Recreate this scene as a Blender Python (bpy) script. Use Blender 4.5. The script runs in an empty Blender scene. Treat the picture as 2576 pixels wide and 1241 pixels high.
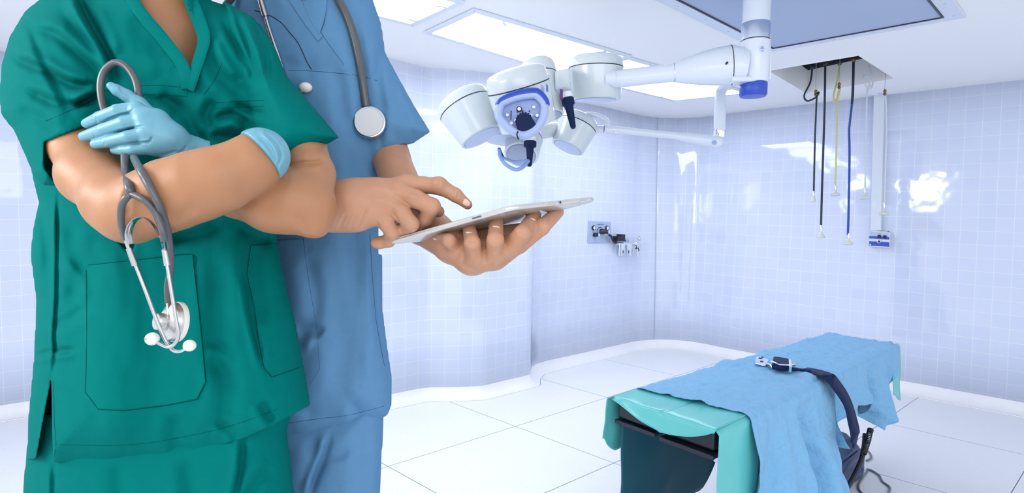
import bpy, bmesh, math, random
import numpy as np
from mathutils import Vector, Matrix, noise
from mathutils.bvhtree import BVHTree
from mathutils.geometry import delaunay_2d_cdt

random.seed(7)
SC = bpy.context.scene
COL = SC.collection

# ------------------------------------------------------------------ camera
FPX, CX, CY, EYE = 1359.0, 1288.0, 620.5, 1.45
PITCH, ROLL = math.atan((620.5 - 529) / FPX), math.radians(0.8)
FW = Vector((0, math.cos(PITCH), -math.sin(PITCH)))
_r0 = Vector((1, 0, 0)); _u0 = _r0.cross(FW)
RT = math.cos(ROLL) * _r0 + math.sin(ROLL) * _u0
UP = -math.sin(ROLL) * _r0 + math.cos(ROLL) * _u0
EYEP = Vector((0, 0, EYE))
cd = bpy.data.cameras.new('camera'); cam = bpy.data.objects.new('camera', cd); COL.objects.link(cam)
cd.sensor_width = 36.0; cd.lens = 36.0 * FPX / 2576.0; cd.clip_start = 0.02; cd.clip_end = 100
m3 = Matrix((RT, UP, -FW)).transposed()
cam.matrix_world = Matrix.Translation(EYEP) @ m3.to_4x4()
SC.camera = cam

# ------------------------------------------------------------------ exposure, world and lights
SC.view_settings.view_transform = 'Standard'; SC.view_settings.look = 'None'
SC.view_settings.exposure = 0.42; SC.view_settings.gamma = 1.0
SC.view_settings.use_curve_mapping = False
WORLD_STRENGTH, PANEL_STRENGTH = 0.94, 4.8
w = bpy.data.worlds.new('world'); SC.world = w; w.use_nodes = True
w.node_tree.nodes['Background'].inputs[0].default_value = (0.945, 0.965, 1.0, 1)
w.node_tree.nodes['Background'].inputs[1].default_value = WORLD_STRENGTH
ROOM_H = EYE * 1.69

def area_light(name, loc, target, size, power, color=(1, 1, 1)):
    l = bpy.data.lights.new(name, 'AREA'); l.shape = 'RECTANGLE'; l.size, l.size_y = size; l.energy = power; l.color = color
    o = bpy.data.objects.new(name, l); COL.objects.link(o); o.location = loc
    o.rotation_euler = (Vector(target) - Vector(loc)).to_track_quat('-Z', 'Y').to_euler()
    return o
area_light('added_area_light', (-2.3, 0.1, 2.40), (-0.35, 1.0, 1.1), (2.0, 1.1), 60, (1.0, 0.98, 0.95))  # added key light out of view, for side shading on the figures
area_light('added_area_light', (0.9, -0.9, 2.40), (0.9, 1.6, 0.9), (3.0, 1.6), 26, (0.95, 0.97, 1.0))  # added wide fill light out of view, no fixture behind it

# ------------------------------------------------------------------ pixel helpers (the photo is 2576 x 1241)
def ray(px, py): return FW + RT * ((px - CX) / FPX) - UP * ((py - CY) / FPX)
def W(px, py, d): return EYEP + ray(px, py) * d
def onz(px, py, z):
    r = ray(px, py); return EYEP + r * ((z - EYE) / r.z)
def onplane(px, py, p, n):
    r = ray(px, py); return EYEP + r * ((p - EYEP).dot(n) / r.dot(n))
def proj(p):
    v = Vector(p) - EYEP; d = v.dot(FW); return CX + FPX * v.dot(RT) / d, CY - FPX * v.dot(UP) / d, d

# ------------------------------------------------------------------ materials
MATS = {}
def mat(name, col, rough=0.5, metal=0.0, spec=0.5, sss=0.0, sub=None, trans=0.0, emit=None, coat=0.0, noise_amt=0.0, noise_scale=8.0, bump=0.0, bump_scale=200.0, bump_d=0.002, sheen=0.0, alpha=1.0):
    if name in MATS: return MATS[name]
    m = bpy.data.materials.new(name); m.use_nodes = True; nt = m.node_tree; b = nt.nodes['Principled BSDF']
    b.inputs['Base Color'].default_value = (*col, 1); b.inputs['Roughness'].default_value = rough; b.inputs['Metallic'].default_value = metal
    b.inputs['Specular IOR Level'].default_value = spec
    if sss: b.inputs['Subsurface Weight'].default_value = sss; b.inputs['Subsurface Radius'].default_value = sub or (1, .3, .2); b.inputs['Subsurface Scale'].default_value = 0.008
    if trans: b.inputs['Transmission Weight'].default_value = trans
    if emit: b.inputs['Emission Color'].default_value = (*emit[0], 1); b.inputs['Emission Strength'].default_value = emit[1]
    if coat: b.inputs['Coat Weight'].default_value = coat; b.inputs['Coat Roughness'].default_value = 0.05
    if sheen: b.inputs['Sheen Weight'].default_value = sheen; b.inputs['Sheen Roughness'].default_value = 0.5
    if alpha < 1: b.inputs['Alpha'].default_value = alpha
    if noise_amt or bump:
        tc = nt.nodes.new('ShaderNodeTexCoord')
    if noise_amt:
        n = nt.nodes.new('ShaderNodeTexNoise'); n.inputs['Scale'].default_value = noise_scale; n.inputs['Detail'].default_value = 4
        nt.links.new(tc.outputs['Object'], n.inputs['Vector'])
        mx = nt.nodes.new('ShaderNodeMix'); mx.data_type = 'RGBA'
        mx.inputs[6].default_value = (*[c * (1 - noise_amt) for c in col], 1); mx.inputs[7].default_value = (*[min(1, c * (1 + noise_amt)) for c in col], 1)
        nt.links.new(n.outputs['Fac'], mx.inputs[0]); nt.links.new(mx.outputs[2], b.inputs['Base Color'])
    if bump:
        n2 = nt.nodes.new('ShaderNodeTexNoise'); n2.inputs['Scale'].default_value = bump_scale; n2.inputs['Detail'].default_value = 3
        nt.links.new(tc.outputs['Object'], n2.inputs['Vector'])
        bp = nt.nodes.new('ShaderNodeBump'); bp.inputs['Strength'].default_value = bump; bp.inputs['Distance'].default_value = bump_d
        nt.links.new(n2.outputs['Fac'], bp.inputs['Height']); nt.links.new(bp.outputs['Normal'], b.inputs['Normal'])
    MATS[name] = m; return m

def tile_material():
    m = bpy.data.materials.new('wall_tile'); m.use_nodes = True; nt = m.node_tree; b = nt.nodes['Principled BSDF']
    uv = nt.nodes.new('ShaderNodeUVMap'); uv.uv_map = 'tile'
    br = nt.nodes.new('ShaderNodeTexBrick'); br.offset = 0; br.squash = 1
    for k, v in (('Scale', 1.0), ('Mortar Size', 0.0022), ('Mortar Smooth', 0.3), ('Bias', 0.0), ('Brick Width', 0.103), ('Row Height', 0.103)): br.inputs[k].default_value = v
    br.inputs['Color1'].default_value = (0.635, 0.71, 0.905, 1); br.inputs['Color2'].default_value = (0.67, 0.735, 0.92, 1); br.inputs['Mortar'].default_value = (0.80, 0.85, 0.945, 1)
    nt.links.new(uv.outputs[0], br.inputs['Vector']); nt.links.new(br.outputs['Color'], b.inputs['Base Color'])
    b.inputs['Roughness'].default_value = 0.06; b.inputs['Specular IOR Level'].default_value = 0.8
    bp = nt.nodes.new('ShaderNodeBump'); bp.inputs['Strength'].default_value = 0.35; bp.inputs['Distance'].default_value = 0.001; bp.invert = True
    n = nt.nodes.new('ShaderNodeTexNoise'); n.inputs['Scale'].default_value = 9.0; n.inputs['Detail'].default_value = 1
    nt.links.new(uv.outputs[0], n.inputs['Vector'])
    bp2 = nt.nodes.new('ShaderNodeBump'); bp2.inputs['Strength'].default_value = 0.12; bp2.inputs['Distance'].default_value = 0.01
    nt.links.new(n.outputs['Fac'], bp2.inputs['Height']); nt.links.new(br.outputs['Fac'], bp.inputs['Height']); nt.links.new(bp2.outputs['Normal'], bp.inputs['Normal']); nt.links.new(bp.outputs['Normal'], b.inputs['Normal'])
    return m

def floor_material():
    m = bpy.data.materials.new('terrazzo_floor'); m.use_nodes = True; nt = m.node_tree; b = nt.nodes['Principled BSDF']; L = nt.links
    tc = nt.nodes.new('ShaderNodeNewGeometry'); OBJ = tc.outputs['Position']
    def math_(op, a, c=None):
        n = nt.nodes.new('ShaderNodeMath'); n.operation = op
        for i, x in enumerate((a, c)):
            if x is None: continue
            if isinstance(x, (int, float)): n.inputs[i].default_value = x
            else: L.new(x, n.inputs[i])
        return n.outputs[0]
    def seam(nx, ny, off, step, lim):
        d = nt.nodes.new('ShaderNodeVectorMath'); d.operation = 'DOT_PRODUCT'; L.new(OBJ, d.inputs[0]); d.inputs[1].default_value = (nx, ny, 0)
        t = math_('ADD', math_('DIVIDE', math_('SUBTRACT', d.outputs['Value'], off), step), 100.5)
        q = math_('ABSOLUTE', math_('SUBTRACT', math_('FRACT', t), 0.5))
        return math_('MULTIPLY', math_('LESS_THAN', q, 0.0021 / step), math_('LESS_THAN', d.outputs['Value'], lim))
    s = math_('MAXIMUM', seam(-.633, .774, 2.715, .753, 3.2), seam(.669, .743, 2.657, .92, 99))
    vo = nt.nodes.new('ShaderNodeTexVoronoi'); vo.inputs['Scale'].default_value = 60; L.new(OBJ, vo.inputs['Vector'])
    wn = nt.nodes.new('ShaderNodeTexWhiteNoise'); L.new(vo.outputs['Position'], wn.inputs['Vector'])
    chip = math_('MULTIPLY', math_('LESS_THAN', vo.outputs['Distance'], 0.22), math_('GREATER_THAN', wn.outputs['Value'], 0.72))
    mx = nt.nodes.new('ShaderNodeMix'); mx.data_type = 'RGBA'; mx.inputs[6].default_value = (0.85, 0.87, 0.915, 1); mx.inputs[7].default_value = (0.62, 0.66, 0.74, 1)
    L.new(math_('MULTIPLY', chip, 0.35), mx.inputs[0])
    mx2 = nt.nodes.new('ShaderNodeMix'); mx2.data_type = 'RGBA'; mx2.inputs[7].default_value = (0.10, 0.14, 0.24, 1)
    L.new(mx.outputs[2], mx2.inputs[6]); L.new(s, mx2.inputs[0]); L.new(mx2.outputs[2], b.inputs['Base Color'])
    b.inputs['Roughness'].default_value = 0.42
    return m

# ------------------------------------------------------------------ object helpers
def thing(name, label, cat, loc=(0, 0, 0), group=None):
    o = bpy.data.objects.new(name, None); COL.objects.link(o); o.location = loc; o.empty_display_size = 0.05
    o['label'] = label; o['category'] = cat
    if group: o['group'] = group
    return o
def tag(o, label, cat, group=None, kind=None):
    o['label'] = label; o['category'] = cat
    if group: o['group'] = group
    if kind: o['kind'] = kind
    return o
def root_of(o):
    v = Vector((0, 0, 0))
    while o is not None: v = v + o.location; o = o.parent
    return v
class MB:
    """collects shapes in world coordinates; build() links them as one mesh object"""
    def __init__(s): s.v = []; s.f = []; s.mi = []; s.cur = 0
    def add(s, vs, fs):
        n = len(s.v); s.v += [Vector(v) for v in vs]; s.f += [tuple(i + n for i in f) for f in fs]; s.mi += [s.cur] * len(fs); return s
    def box(s, c, x, y, z):
        c, x, y, z = Vector(c), Vector(x), Vector(y), Vector(z)
        vs = [c + x * a + y * b + z * d for d in (-1, 1) for b in (-1, 1) for a in (-1, 1)]
        return s.add(vs, [(0, 2, 3, 1), (4, 5, 7, 6), (0, 1, 5, 4), (2, 6, 7, 3), (0, 4, 6, 2), (1, 3, 7, 5)])
    def hexa(s, b4, t4):
        return s.add(list(b4) + list(t4), [(3, 2, 1, 0), (4, 5, 6, 7)] + [(i, (i + 1) % 4, 4 + (i + 1) % 4, 4 + i) for i in range(4)])
    def tube(s, pts, r, n=10, cap=True, flat=None):
        pts = [Vector(p) for p in pts]; m = len(pts)
        rr = r if isinstance(r, (list, tuple)) else [r] * m
        t0 = (pts[1] - pts[0]).normalized(); a = t0.orthogonal().normalized()
        if flat is not None: a = (flat - t0 * flat.dot(t0)).normalized()
        vs = []
        for i, p in enumerate(pts):
            t = (pts[min(i + 1, m - 1)] - pts[max(i - 1, 0)]).normalized()
            a = (a - t * a.dot(t)).normalized(); b = t.cross(a)
            ri = rr[i]; ra, rb = ri if isinstance(ri, tuple) else (ri, ri)
            vs += [p + a * math.cos(2 * math.pi * k / n) * ra + b * math.sin(2 * math.pi * k / n) * rb for k in range(n)]
        fs = [(i * n + k, i * n + (k + 1) % n, (i + 1) * n + (k + 1) % n, (i + 1) * n + k) for i in range(m - 1) for k in range(n)]
        if cap: fs += [tuple(range(n))[::-1], tuple(range((m - 1) * n, m * n))]
        return s.add(vs, fs)
    def lathe(s, p, ax, prof, n=32, cap=True):
        """prof: list of (radius, height along ax)"""
        p, ax = Vector(p), Vector(ax).normalized(); a = ax.orthogonal().normalized(); b = ax.cross(a); vs = []
        for r, hgt in prof: vs += [p + ax * hgt + (a * math.cos(2 * math.pi * k / n) + b * math.sin(2 * math.pi * k / n)) * max(r, 1e-5) for k in range(n)]
        m = len(prof)
        fs = [(i * n + k, i * n + (k + 1) % n, (i + 1) * n + (k + 1) % n, (i + 1) * n + k) for i in range(m - 1) for k in range(n)]
        if cap: fs += [tuple(range(n))[::-1], tuple(range((m - 1) * n, m * n))]
        return s.add(vs, fs)
    def ball(s, c, r, n=16, sc=(1, 1, 1), rot=None):
        vs = []; fs = []
        for i in range(n + 1):
            th = math.pi * i / n
            for k in range(2 * n):
                ph = math.pi * k / n; q = Vector((math.sin(th) * math.cos(ph) * sc[0], math.sin(th) * math.sin(ph) * sc[1], math.cos(th) * sc[2])) * r
                vs.append(Vector(c) + (rot @ q if rot else q))
        for i in range(n):
            for k in range(2 * n): fs.append((i * 2 * n + k, (i + 1) * 2 * n + k, (i + 1) * 2 * n + (k + 1) % (2 * n), i * 2 * n + (k + 1) % (2 * n)))
        return s.add(vs, fs)
    def grid(s, fn, nu, nv, closed=False):
        vs = [fn(i / nu, j / nv) for j in range(nv + 1) for i in range(nu + 1)]
        return s.add(vs, [(j * (nu + 1) + i, j * (nu + 1) + i + 1, (j + 1) * (nu + 1) + i + 1, (j + 1) * (nu + 1) + i) for j in range(nv) for i in range(nu)])
    def prism(s, pts, off):
        """polygon extruded by off, outline closed on both sides"""
        pts = [Vector(p) for p in pts]; off = Vector(off); n = len(pts)
        return s.add(pts + [p + off for p in pts], [tuple(range(n))[::-1], tuple(range(n, 2 * n))] + [(i, (i + 1) % n, n + (i + 1) % n, n + i) for i in range(n)])
    def build(s, name, m, parent=None, smooth=True, angle=35, bevel=0.0, solid=0.0, fix=True):
        me = bpy.data.meshes.new(name); o = bpy.data.objects.new(name, me); COL.objects.link(o)
        base = root_of(parent) if parent else Vector((0, 0, 0))
        if parent is None and s.v:
            base = Vector((sum(v.x for v in s.v) / len(s.v), sum(v.y for v in s.v) / len(s.v), min(v.z for v in s.v))); o.location = base
        me.from_pydata([v - base for v in s.v], [], s.f)
        ms = m if isinstance(m, (list, tuple)) else [m]
        for q in ms: me.materials.append(q)
        if len(ms) > 1: me.polygons.foreach_set('material_index', s.mi)
        if fix:
            bm = bmesh.new(); bm.from_mesh(me); bmesh.ops.recalc_face_normals(bm, faces=bm.faces); bm.to_mesh(me); bm.free()
        if smooth: me.polygons.foreach_set('use_smooth', [True] * len(me.polygons)); me.set_sharp_from_angle(angle=math.radians(angle))
        me.update()
        if bevel: bv = o.modifiers.new('bevel', 'BEVEL'); bv.width = bevel; bv.segments = 3; bv.limit_method = 'ANGLE'; bv.angle_limit = math.radians(40); bv.harden_normals = False
        if solid: sl = o.modifiers.new('solid', 'SOLIDIFY'); sl.thickness = solid; sl.offset = 0
        if parent: o.parent = parent
        return o
def mesh_obj(name, vs, fs, m, parent=None, smooth=True):
    b = MB(); b.v = [Vector(v) for v in vs]; b.f = [tuple(f) for f in fs]; b.mi = [0] * len(fs)
    return b.build(name, m, parent, smooth, angle=60, fix=False)
def struct(o): o['kind'] = 'structure'; return o
def smooth_line(pts, k=6, closed=False):
    """Catmull-Rom through the points"""
    P = [Vector(p) for p in pts]; n = len(P); out = []
    for i in range(n if closed else n - 1):
        p0, p1, p2, p3 = (P[(i - 1) % n], P[i], P[(i + 1) % n], P[(i + 2) % n]) if closed else (P[max(i - 1, 0)], P[i], P[i + 1], P[min(i + 2, n - 1)])
        for j in range(k):
            t = j / k
            out.append(0.5 * (2 * p1 + (p2 - p0) * t + (2 * p0 - 5 * p1 + 4 * p2 - p3) * t * t + (3 * p1 - p0 - 3 * p2 + p3) * t ** 3))
    if not closed: out.append(P[-1])
    return out
def pxline(pts, k=6):
    """(px, py, depth) control points -> smooth world polyline"""
    return [W(*p) for p in smooth_line(pts, k)]

# ------------------------------------------------------------------ room shell
def V2(p): return Vector((p[0], p[1]))
# floor edge and ceiling edge of the wall, from right to left (metres)
FLOOR_EDGE = [(5.6, 2.1), (4.6, 3.02), (3.72, 3.84), (3.14, 4.36), (2.1, 5.34), (1.97, 5.49), (1.86, 5.58), (1.72, 5.63), (1.56, 5.63), (1.37, 5.56), (.85, 5.14), (.40, 4.78), (.30, 4.68), (.26, 4.55), (.25, 4.40), (.20, 4.33),
              (-.18, 4.03), (-.40, 3.985), (-.62, 3.97), (-.86, 3.80), (-1.1, 3.62), (-1.6, 3.75), (-2.2, 4.1), (-2.6, 4.0), (-3.27, 3.58), (-4.2, 2.85), (-5.6, 1.8)]
CEIL_EDGE = [(5.62, 2.26), (4.62, 3.18), (3.76, 3.98), (3.20, 4.50), (2.24, 5.46), (2.1, 5.63), (1.97, 5.78), (1.75, 5.88), (1.53, 5.84), (1.33, 5.72), (.90, 5.30), (.45, 4.90), (.28, 4.74), (.21, 4.63), (.17, 4.45), (.13, 4.36),
             (-.14, 4.02), (-.36, 3.92), (-.60, 3.86), (-.86, 3.58), (-1.15, 3.6), (-1.65, 3.85), (-2.25, 4.2), (-2.68, 4.12), (-3.32, 3.70), (-4.25, 2.97), (-5.65, 1.92)]
COVE_H = 0.085; COVE_R = 0.085
TILE = tile_material(); FLOORM = floor_material()
PLASTER = mat('white_ceiling', (0.95, 0.955, 0.965), 0.6); COVEM = mat('terrazzo_cove', (0.87, 0.885, 0.93), 0.45, noise_amt=0.06, noise_scale=7)
SEAM = mat('dark_joint', (0.12, 0.16, 0.26), 0.6)
SUBDIV = [max(1, math.ceil(max(math.dist(a, b), math.dist(c, d)) / .10)) for a, b, c, d in zip(FLOOR_EDGE, FLOOR_EDGE[1:], CEIL_EDGE, CEIL_EDGE[1:])]
def dense(P):
    Q = [Vector((*P[0], 0))]
    for a, b, n in zip(P, P[1:], SUBDIV): Q += [Vector((*a, 0)).lerp(Vector((*b, 0)), (k + 1) / n) for k in range(n)]
    return [Vector((p.x, p.y)) for p in smooth_line(Q, 3)]
FE, CE = dense(FLOOR_EDGE), dense(CEIL_EDGE)
NE = len(FE)
def outward(P, i):
    t = P[min(i + 1, len(P) - 1)] - P[max(i - 1, 0)]; return Vector((t.y, -t.x)).normalized()
BASE = [FE[i] + outward(FE, i) * COVE_R for i in range(NE)]
for _ in range(3): BASE = [BASE[0]] + [BASE[i] * .5 + (BASE[i - 1] + BASE[i + 1]) * .25 for i in range(1, NE - 1)] + [BASE[-1]]
TOP = [BASE[i].lerp(CE[i], 0.8) for i in range(NE)]
SPLIT = sum(SUBDIV[:8]) * 3
def wall(name, i0, i1):
    me = bpy.data.meshes.new(name); vs = []; uv = []; acc = 0; nz = 6
    for i in range(i0, i1 + 1):
        if i > i0: acc += (BASE[i] - BASE[i - 1]).length
        for k in range(nz + 1):
            t = k / nz; p = BASE[i].lerp(TOP[i], t); z = COVE_H + (ROOM_H + 0.01 - COVE_H) * t; vs.append((p.x, p.y, z)); uv.append((acc + 0.03, z))
    m = nz + 1; fs = [(a * m + k, (a + 1) * m + k, (a + 1) * m + k + 1, a * m + k + 1) for a in range(i1 - i0) for k in range(nz)]
    me.from_pydata(vs, [], fs); ul = me.uv_layers.new(name='tile')
    for lp in me.loops: ul.data[lp.index].uv = uv[lp.vertex_index]
    me.materials.append(TILE); me.polygons.foreach_set('use_smooth', [True] * len(me.polygons)); me.set_sharp_from_angle(angle=math.radians(50))
    o = bpy.data.objects.new(name, me); COL.objects.link(o)
    s = o.modifiers.new('solid', 'SOLIDIFY'); s.thickness = 0.06; s.offset = -1
    if sum(p.normal.y for p in me.polygons) > 0: me.flip_normals()
    return struct(o)
wall('wall_right', 0, SPLIT); wall('wall_left', SPLIT, NE - 1)
def cove(name, i0, i1):
    b = MB(); n = 8; prof = [(COVE_R * (1 - math.cos(a)) if False else COVE_R * math.sin(a), COVE_H * (1 - math.cos(a))) for a in [math.pi / 2 * k / n for k in range(n + 1)]]
    vs = []
    for i in range(i0, i1 + 1):
        d = BASE[i] - FE[i]
        for t, z in prof: q = FE[i] + d * (t / COVE_R); vs.append((q.x, q.y, z + 0.002))
    m = n + 1
    b.add(vs, [(a * m + k, (a + 1) * m + k, (a + 1) * m + k + 1, a * m + k + 1) for a in range(i1 - i0) for k in range(n)])
    return struct(b.build(name, COVEM, angle=60))
cove('baseboard_right', 0, SPLIT); cove('baseboard_left', SPLIT, NE - 1)
def joint(name, i0, i1):
    b = MB(); vs = []
    for i in range(i0, i1 + 1):
        nrm = outward(FE, i)
        for s_ in (-.0018, .0018): q = FE[i] + nrm * s_; vs.append((q.x, q.y, 0.0032))
    b.add(vs, [(2 * a, 2 * a + 1, 2 * a + 3, 2 * a + 2) for a in range(i1 - i0)])
    return struct(b.build(name, SEAM))
joint('trim_1', 0, SPLIT); joint('trim_2', SPLIT, NE - 1)
def fill(outer, holes, z, name, m):
    pts = list(outer); edges = [(i, (i + 1) % len(outer)) for i in range(len(outer))]
    for hq in holes: n = len(pts); pts += [V2(p) for p in hq]; edges += [(n + i, n + (i + 1) % len(hq)) for i in range(len(hq))]
    vs, _, fs, *_ = delaunay_2d_cdt([V2(p) for p in pts], edges, [], 1 if not holes else 2, 1e-5)
    def inside(p, poly):
        c = False
        for i in range(len(poly)):
            a, b_ = poly[i], poly[i - 1]
            if (a[1] > p.y) != (b_[1] > p.y) and p.x < (b_[0] - a[0]) * (p.y - a[1]) / (b_[1] - a[1]) + a[0]: c = not c
        return c
    ff = []
    for f in fs:
        c = sum((vs[i] for i in f), Vector((0, 0))) / len(f)
        if not any(inside(c, hq) for hq in holes) and inside(c, outer): ff.append(f)
    b = MB(); b.add([(v.x, v.y, z) for v in vs], ff); return struct(b.build(name, m, smooth=False))
BACKY = -2.2
fill([q for q in FE] + [Vector((-5.6, BACKY)), Vector((5.6, BACKY))], [], 0.0, 'floor', FLOORM)
HATCH = [(1.78, 3.86), (2.16, 3.47), (2.77, 4.02), (2.43, 4.56)]
fill([q for q in TOP] + [Vector((-5.6, BACKY)), Vector((5.6, BACKY))], [HATCH], ROOM_H, 'ceiling', PLASTER)

# ------------------------------------------------------------------ ceiling fixtures
WHITE = mat('white_enamel', (0.70, 0.76, 0.86), 0.25, coat=0.3); WHITEP = mat('white_plastic', (0.85, 0.9, 0.96), 0.35)
GLOW = mat('light_diffuser', (0.9, 0.93, 1.0), 0.4, emit=((0.95, 0.97, 1.0), PANEL_STRENGTH))
CHROME = mat('chrome', (0.80, 0.83, 0.88), 0.12, 1.0); STEEL = mat('brushed_steel', (0.62, 0.68, 0.80), 0.3, 1.0)
BLACK = mat('black_plastic', (0.012, 0.015, 0.03), 0.4); NAVY = mat('navy_rubber', (0.005, 0.015, 0.07), 0.55, spec=.2); BLUEP = mat('blue_plastic', (0.02, 0.07, 0.50), 0.35); LAV = mat('lavender_plastic', (0.32, 0.42, 0.74), 0.35)
PANELG = mat('grey_panel', (0.42, 0.50, 0.68), 0.5)
def quad_inset(q, d):
    c = sum((Vector((*p, 0)) for p in q), Vector()) / 4; n = len(q); out = []
    P = [Vector((*p, 0)) for p in q]
    for i in range(n):
        a = (P[i - 1] - P[i]).normalized(); b_ = (P[(i + 1) % n] - P[i]).normalized(); s_ = a.cross(b_).length
        out.append(P[i] + (a + b_) * (d / max(s_, .2)))
    return out
def frame_ring(b, q, d0, d1, z0, z1):
    o_, i_ = quad_inset(q, d0), quad_inset(q, d1)
    for i in range(4):
        j = (i + 1) % 4; P = [o_[i], o_[j], i_[j], i_[i]]
        b.hexa([(p.x, p.y, z0) for p in P], [(p.x, p.y, z1) for p in P])
def light_fixture(q, label):
    t = thing('ceiling_light', label, 'light', (q[0][0], q[0][1], ROOM_H), 'recessed ceiling light panels')
    b = MB(); frame_ring(b, q, -0.035, 0.0, ROOM_H - 0.012, ROOM_H - 0.0005); b.build('frame', WHITE, t, bevel=0.003)
    b = MB(); P = quad_inset(q, 0.0); b.hexa([(p.x, p.y, ROOM_H - 0.008) for p in P], [(p.x, p.y, ROOM_H - 0.001) for p in P]); b.build('diffuser', GLOW, t)
    for i, u in ((0, .15), (0, .85), (2, .15), (2, .85)):
        a, c = P[i], P[(i + 1) % 4]; p = a.lerp(c, u); inn = (sum(P, Vector()) / 4 - p).normalized() * .03
        b = MB(); b.box((p + inn) + Vector((0, 0, ROOM_H - 0.014)), inn, Vector((-inn.y, inn.x, 0)) * .25, (0, 0, .004)); b.build('clip', STEEL, t)
ceil_near = [(-.29, 2.67), (-.56, 2.97), (-1.42, 2.27), (-1.15, 1.97)]
light_fixture(ceil_near, 'glowing ceiling light panel at top edge, beside the blue scrub shoulder')
light_fixture([(-.2, 2.8), (.70, 3.53), (.37, 4.0), (-.47, 3.12)], 'long glowing ceiling light panel above the clustered lamp heads')
light_fixture([(.74, 3.60), (1.9, 4.53), (1.43, 4.86), (.42, 4.03)], 'glowing ceiling light panel beyond the thick white lamp arm')
gq = [(1.55, 3.32), (2.14, 2.77), (1.24, 1.95), (.65, 2.50)]
t = thing('ceiling_vent_panel', 'large grey ceiling panel in a screwed white frame', 'panel', (1.55, 3.32, ROOM_H))
b = MB(); frame_ring(b, gq, -0.075, 0.0, ROOM_H - 0.010, ROOM_H - 0.0005); b.build('frame', WHITE, t, bevel=0.002)
b = MB(); frame_ring(b, gq, -0.001, 0.008, ROOM_H - 0.013, ROOM_H - 0.001); b.build('gasket', BLACK, t)
b = MB(); P = quad_inset(gq, 0.004); b.hexa([(p.x, p.y, ROOM_H - 0.008) for p in P], [(p.x, p.y, ROOM_H - 0.001) for p in P]); b.build('diffuser_sheet', PANELG, t)
P = quad_inset(gq, -0.04)
for i in range(4):
    for u in (.03, .2, .4, .6, .8):
        p = P[i].lerp(P[(i + 1) % 4], u); b = MB(); b.lathe((p.x, p.y, ROOM_H - 0.010), (0, 0, -1), [(.006, 0), (.006, .002), (.003, .004)], 10); b.build('screw', STEEL, t)

# service hatch: a recess in the ceiling with dark plenum above
DARKV = mat('dark_plenum', (0.03, 0.045, 0.06), 0.8)
t = thing('ceiling_hatch', 'square open ceiling hatch with gas hoses hanging from it', 'hatch', (2.3, 3.9, ROOM_H))
b = MB(); hq = [Vector((*p, 0)) for p in HATCH]; HT = .19
for i in range(4):
    j = (i + 1) % 4; a, c = hq[i], hq[j]; nrm = Vector((c.y - a.y, a.x - c.x, 0)).normalized() * .02
    if nrm.dot(sum(hq, Vector()) / 4 - a) > 0: nrm = -nrm
    b.hexa([a + Vector((0, 0, ROOM_H - .002)), c + Vector((0, 0, ROOM_H - .002)), c + nrm + Vector((0, 0, ROOM_H - .002)), a + nrm + Vector((0, 0, ROOM_H - .002))],
           [a + Vector((0, 0, ROOM_H + HT)), c + Vector((0, 0, ROOM_H + HT)), c + nrm + Vector((0, 0, ROOM_H + HT)), a + nrm + Vector((0, 0, ROOM_H + HT))])
b.build('liner', PLASTER, t)
hc = sum(hq, Vector()) / 4; hw = [hc + (q - hc) * 1.9 for q in hq]; b = MB()
for i in range(4):
    a, c = hw[i], hw[(i + 1) % 4]; b.add([a + Vector((0, 0, ROOM_H + .17)), c + Vector((0, 0, ROOM_H + .17)), c + Vector((0, 0, ROOM_H + .6)), a + Vector((0, 0, ROOM_H + .6))], [(0, 1, 2, 3)])
b.build('plenum_wall', DARKV, t, solid=.01)
b = MB(); b.hexa([q + Vector((0, 0, ROOM_H + .6)) for q in hw], [q + Vector((0, 0, ROOM_H + .62)) for q in hw]); b.build('plenum_cover', DARKV, t)
hb = MB(); a, c = hq[0].lerp(hq[3], .30), hq[1].lerp(hq[2], .22)
hb.tube([a + Vector((0, 0, ROOM_H + .20)), c + Vector((0, 0, ROOM_H + .20))], .018, 10); hb.build('supply_pipe', mat('dark_steel', (0.06, 0.09, 0.13), 0.45, 0.6), t)

# ------------------------------------------------------------------ wall-mounted equipment
def bvh_of(o):
    mw = o.matrix_world if o.parent is None else Matrix.Translation(root_of(o))
    me = o.data; off = root_of(o)
    return BVHTree.FromPolygons([v.co + off for v in me.vertices], [tuple(p.vertices) for p in me.polygons])
WALLS = {n: bvh_of(bpy.data.objects[n]) for n in ('wall_right', 'wall_left')}
def wall_frame(name, px, py):
    """hit point, normal into the room, horizontal tangent (to the right in view)"""
    p, n, *_ = WALLS[name].ray_cast(EYEP, ray(px, py).normalized())
    if n.dot(p - EYEP) > 0: n = -n
    t = n.cross(Vector((0, 0, 1))).normalized()
    if t.dot(RT) < 0: t = -t
    return p, n, t
Z = Vector((0, 0, 1))
HOSEB = mat('black_hose', (0.012, 0.022, 0.045), 0.45); HOSEY = mat('yellow_hose', (0.62, 0.60, 0.22), 0.4); HOSEBL = mat('blue_hose', (0.012, 0.06, 0.36), 0.4); HOSEW = mat('clear_white_hose', (0.62, 0.70, 0.76), 0.35); CREAM = mat('cream_plastic', (0.66, 0.69, 0.66), 0.45); BRASS = mat('dark_brass', (0.18, 0.12, 0.06), 0.35, 0.8)
LPIPE = [hq[0].lerp(hq[3], .30) + Z * (ROOM_H + .20), hq[1].lerp(hq[2], .22) + Z * (ROOM_H + .20)]
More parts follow.
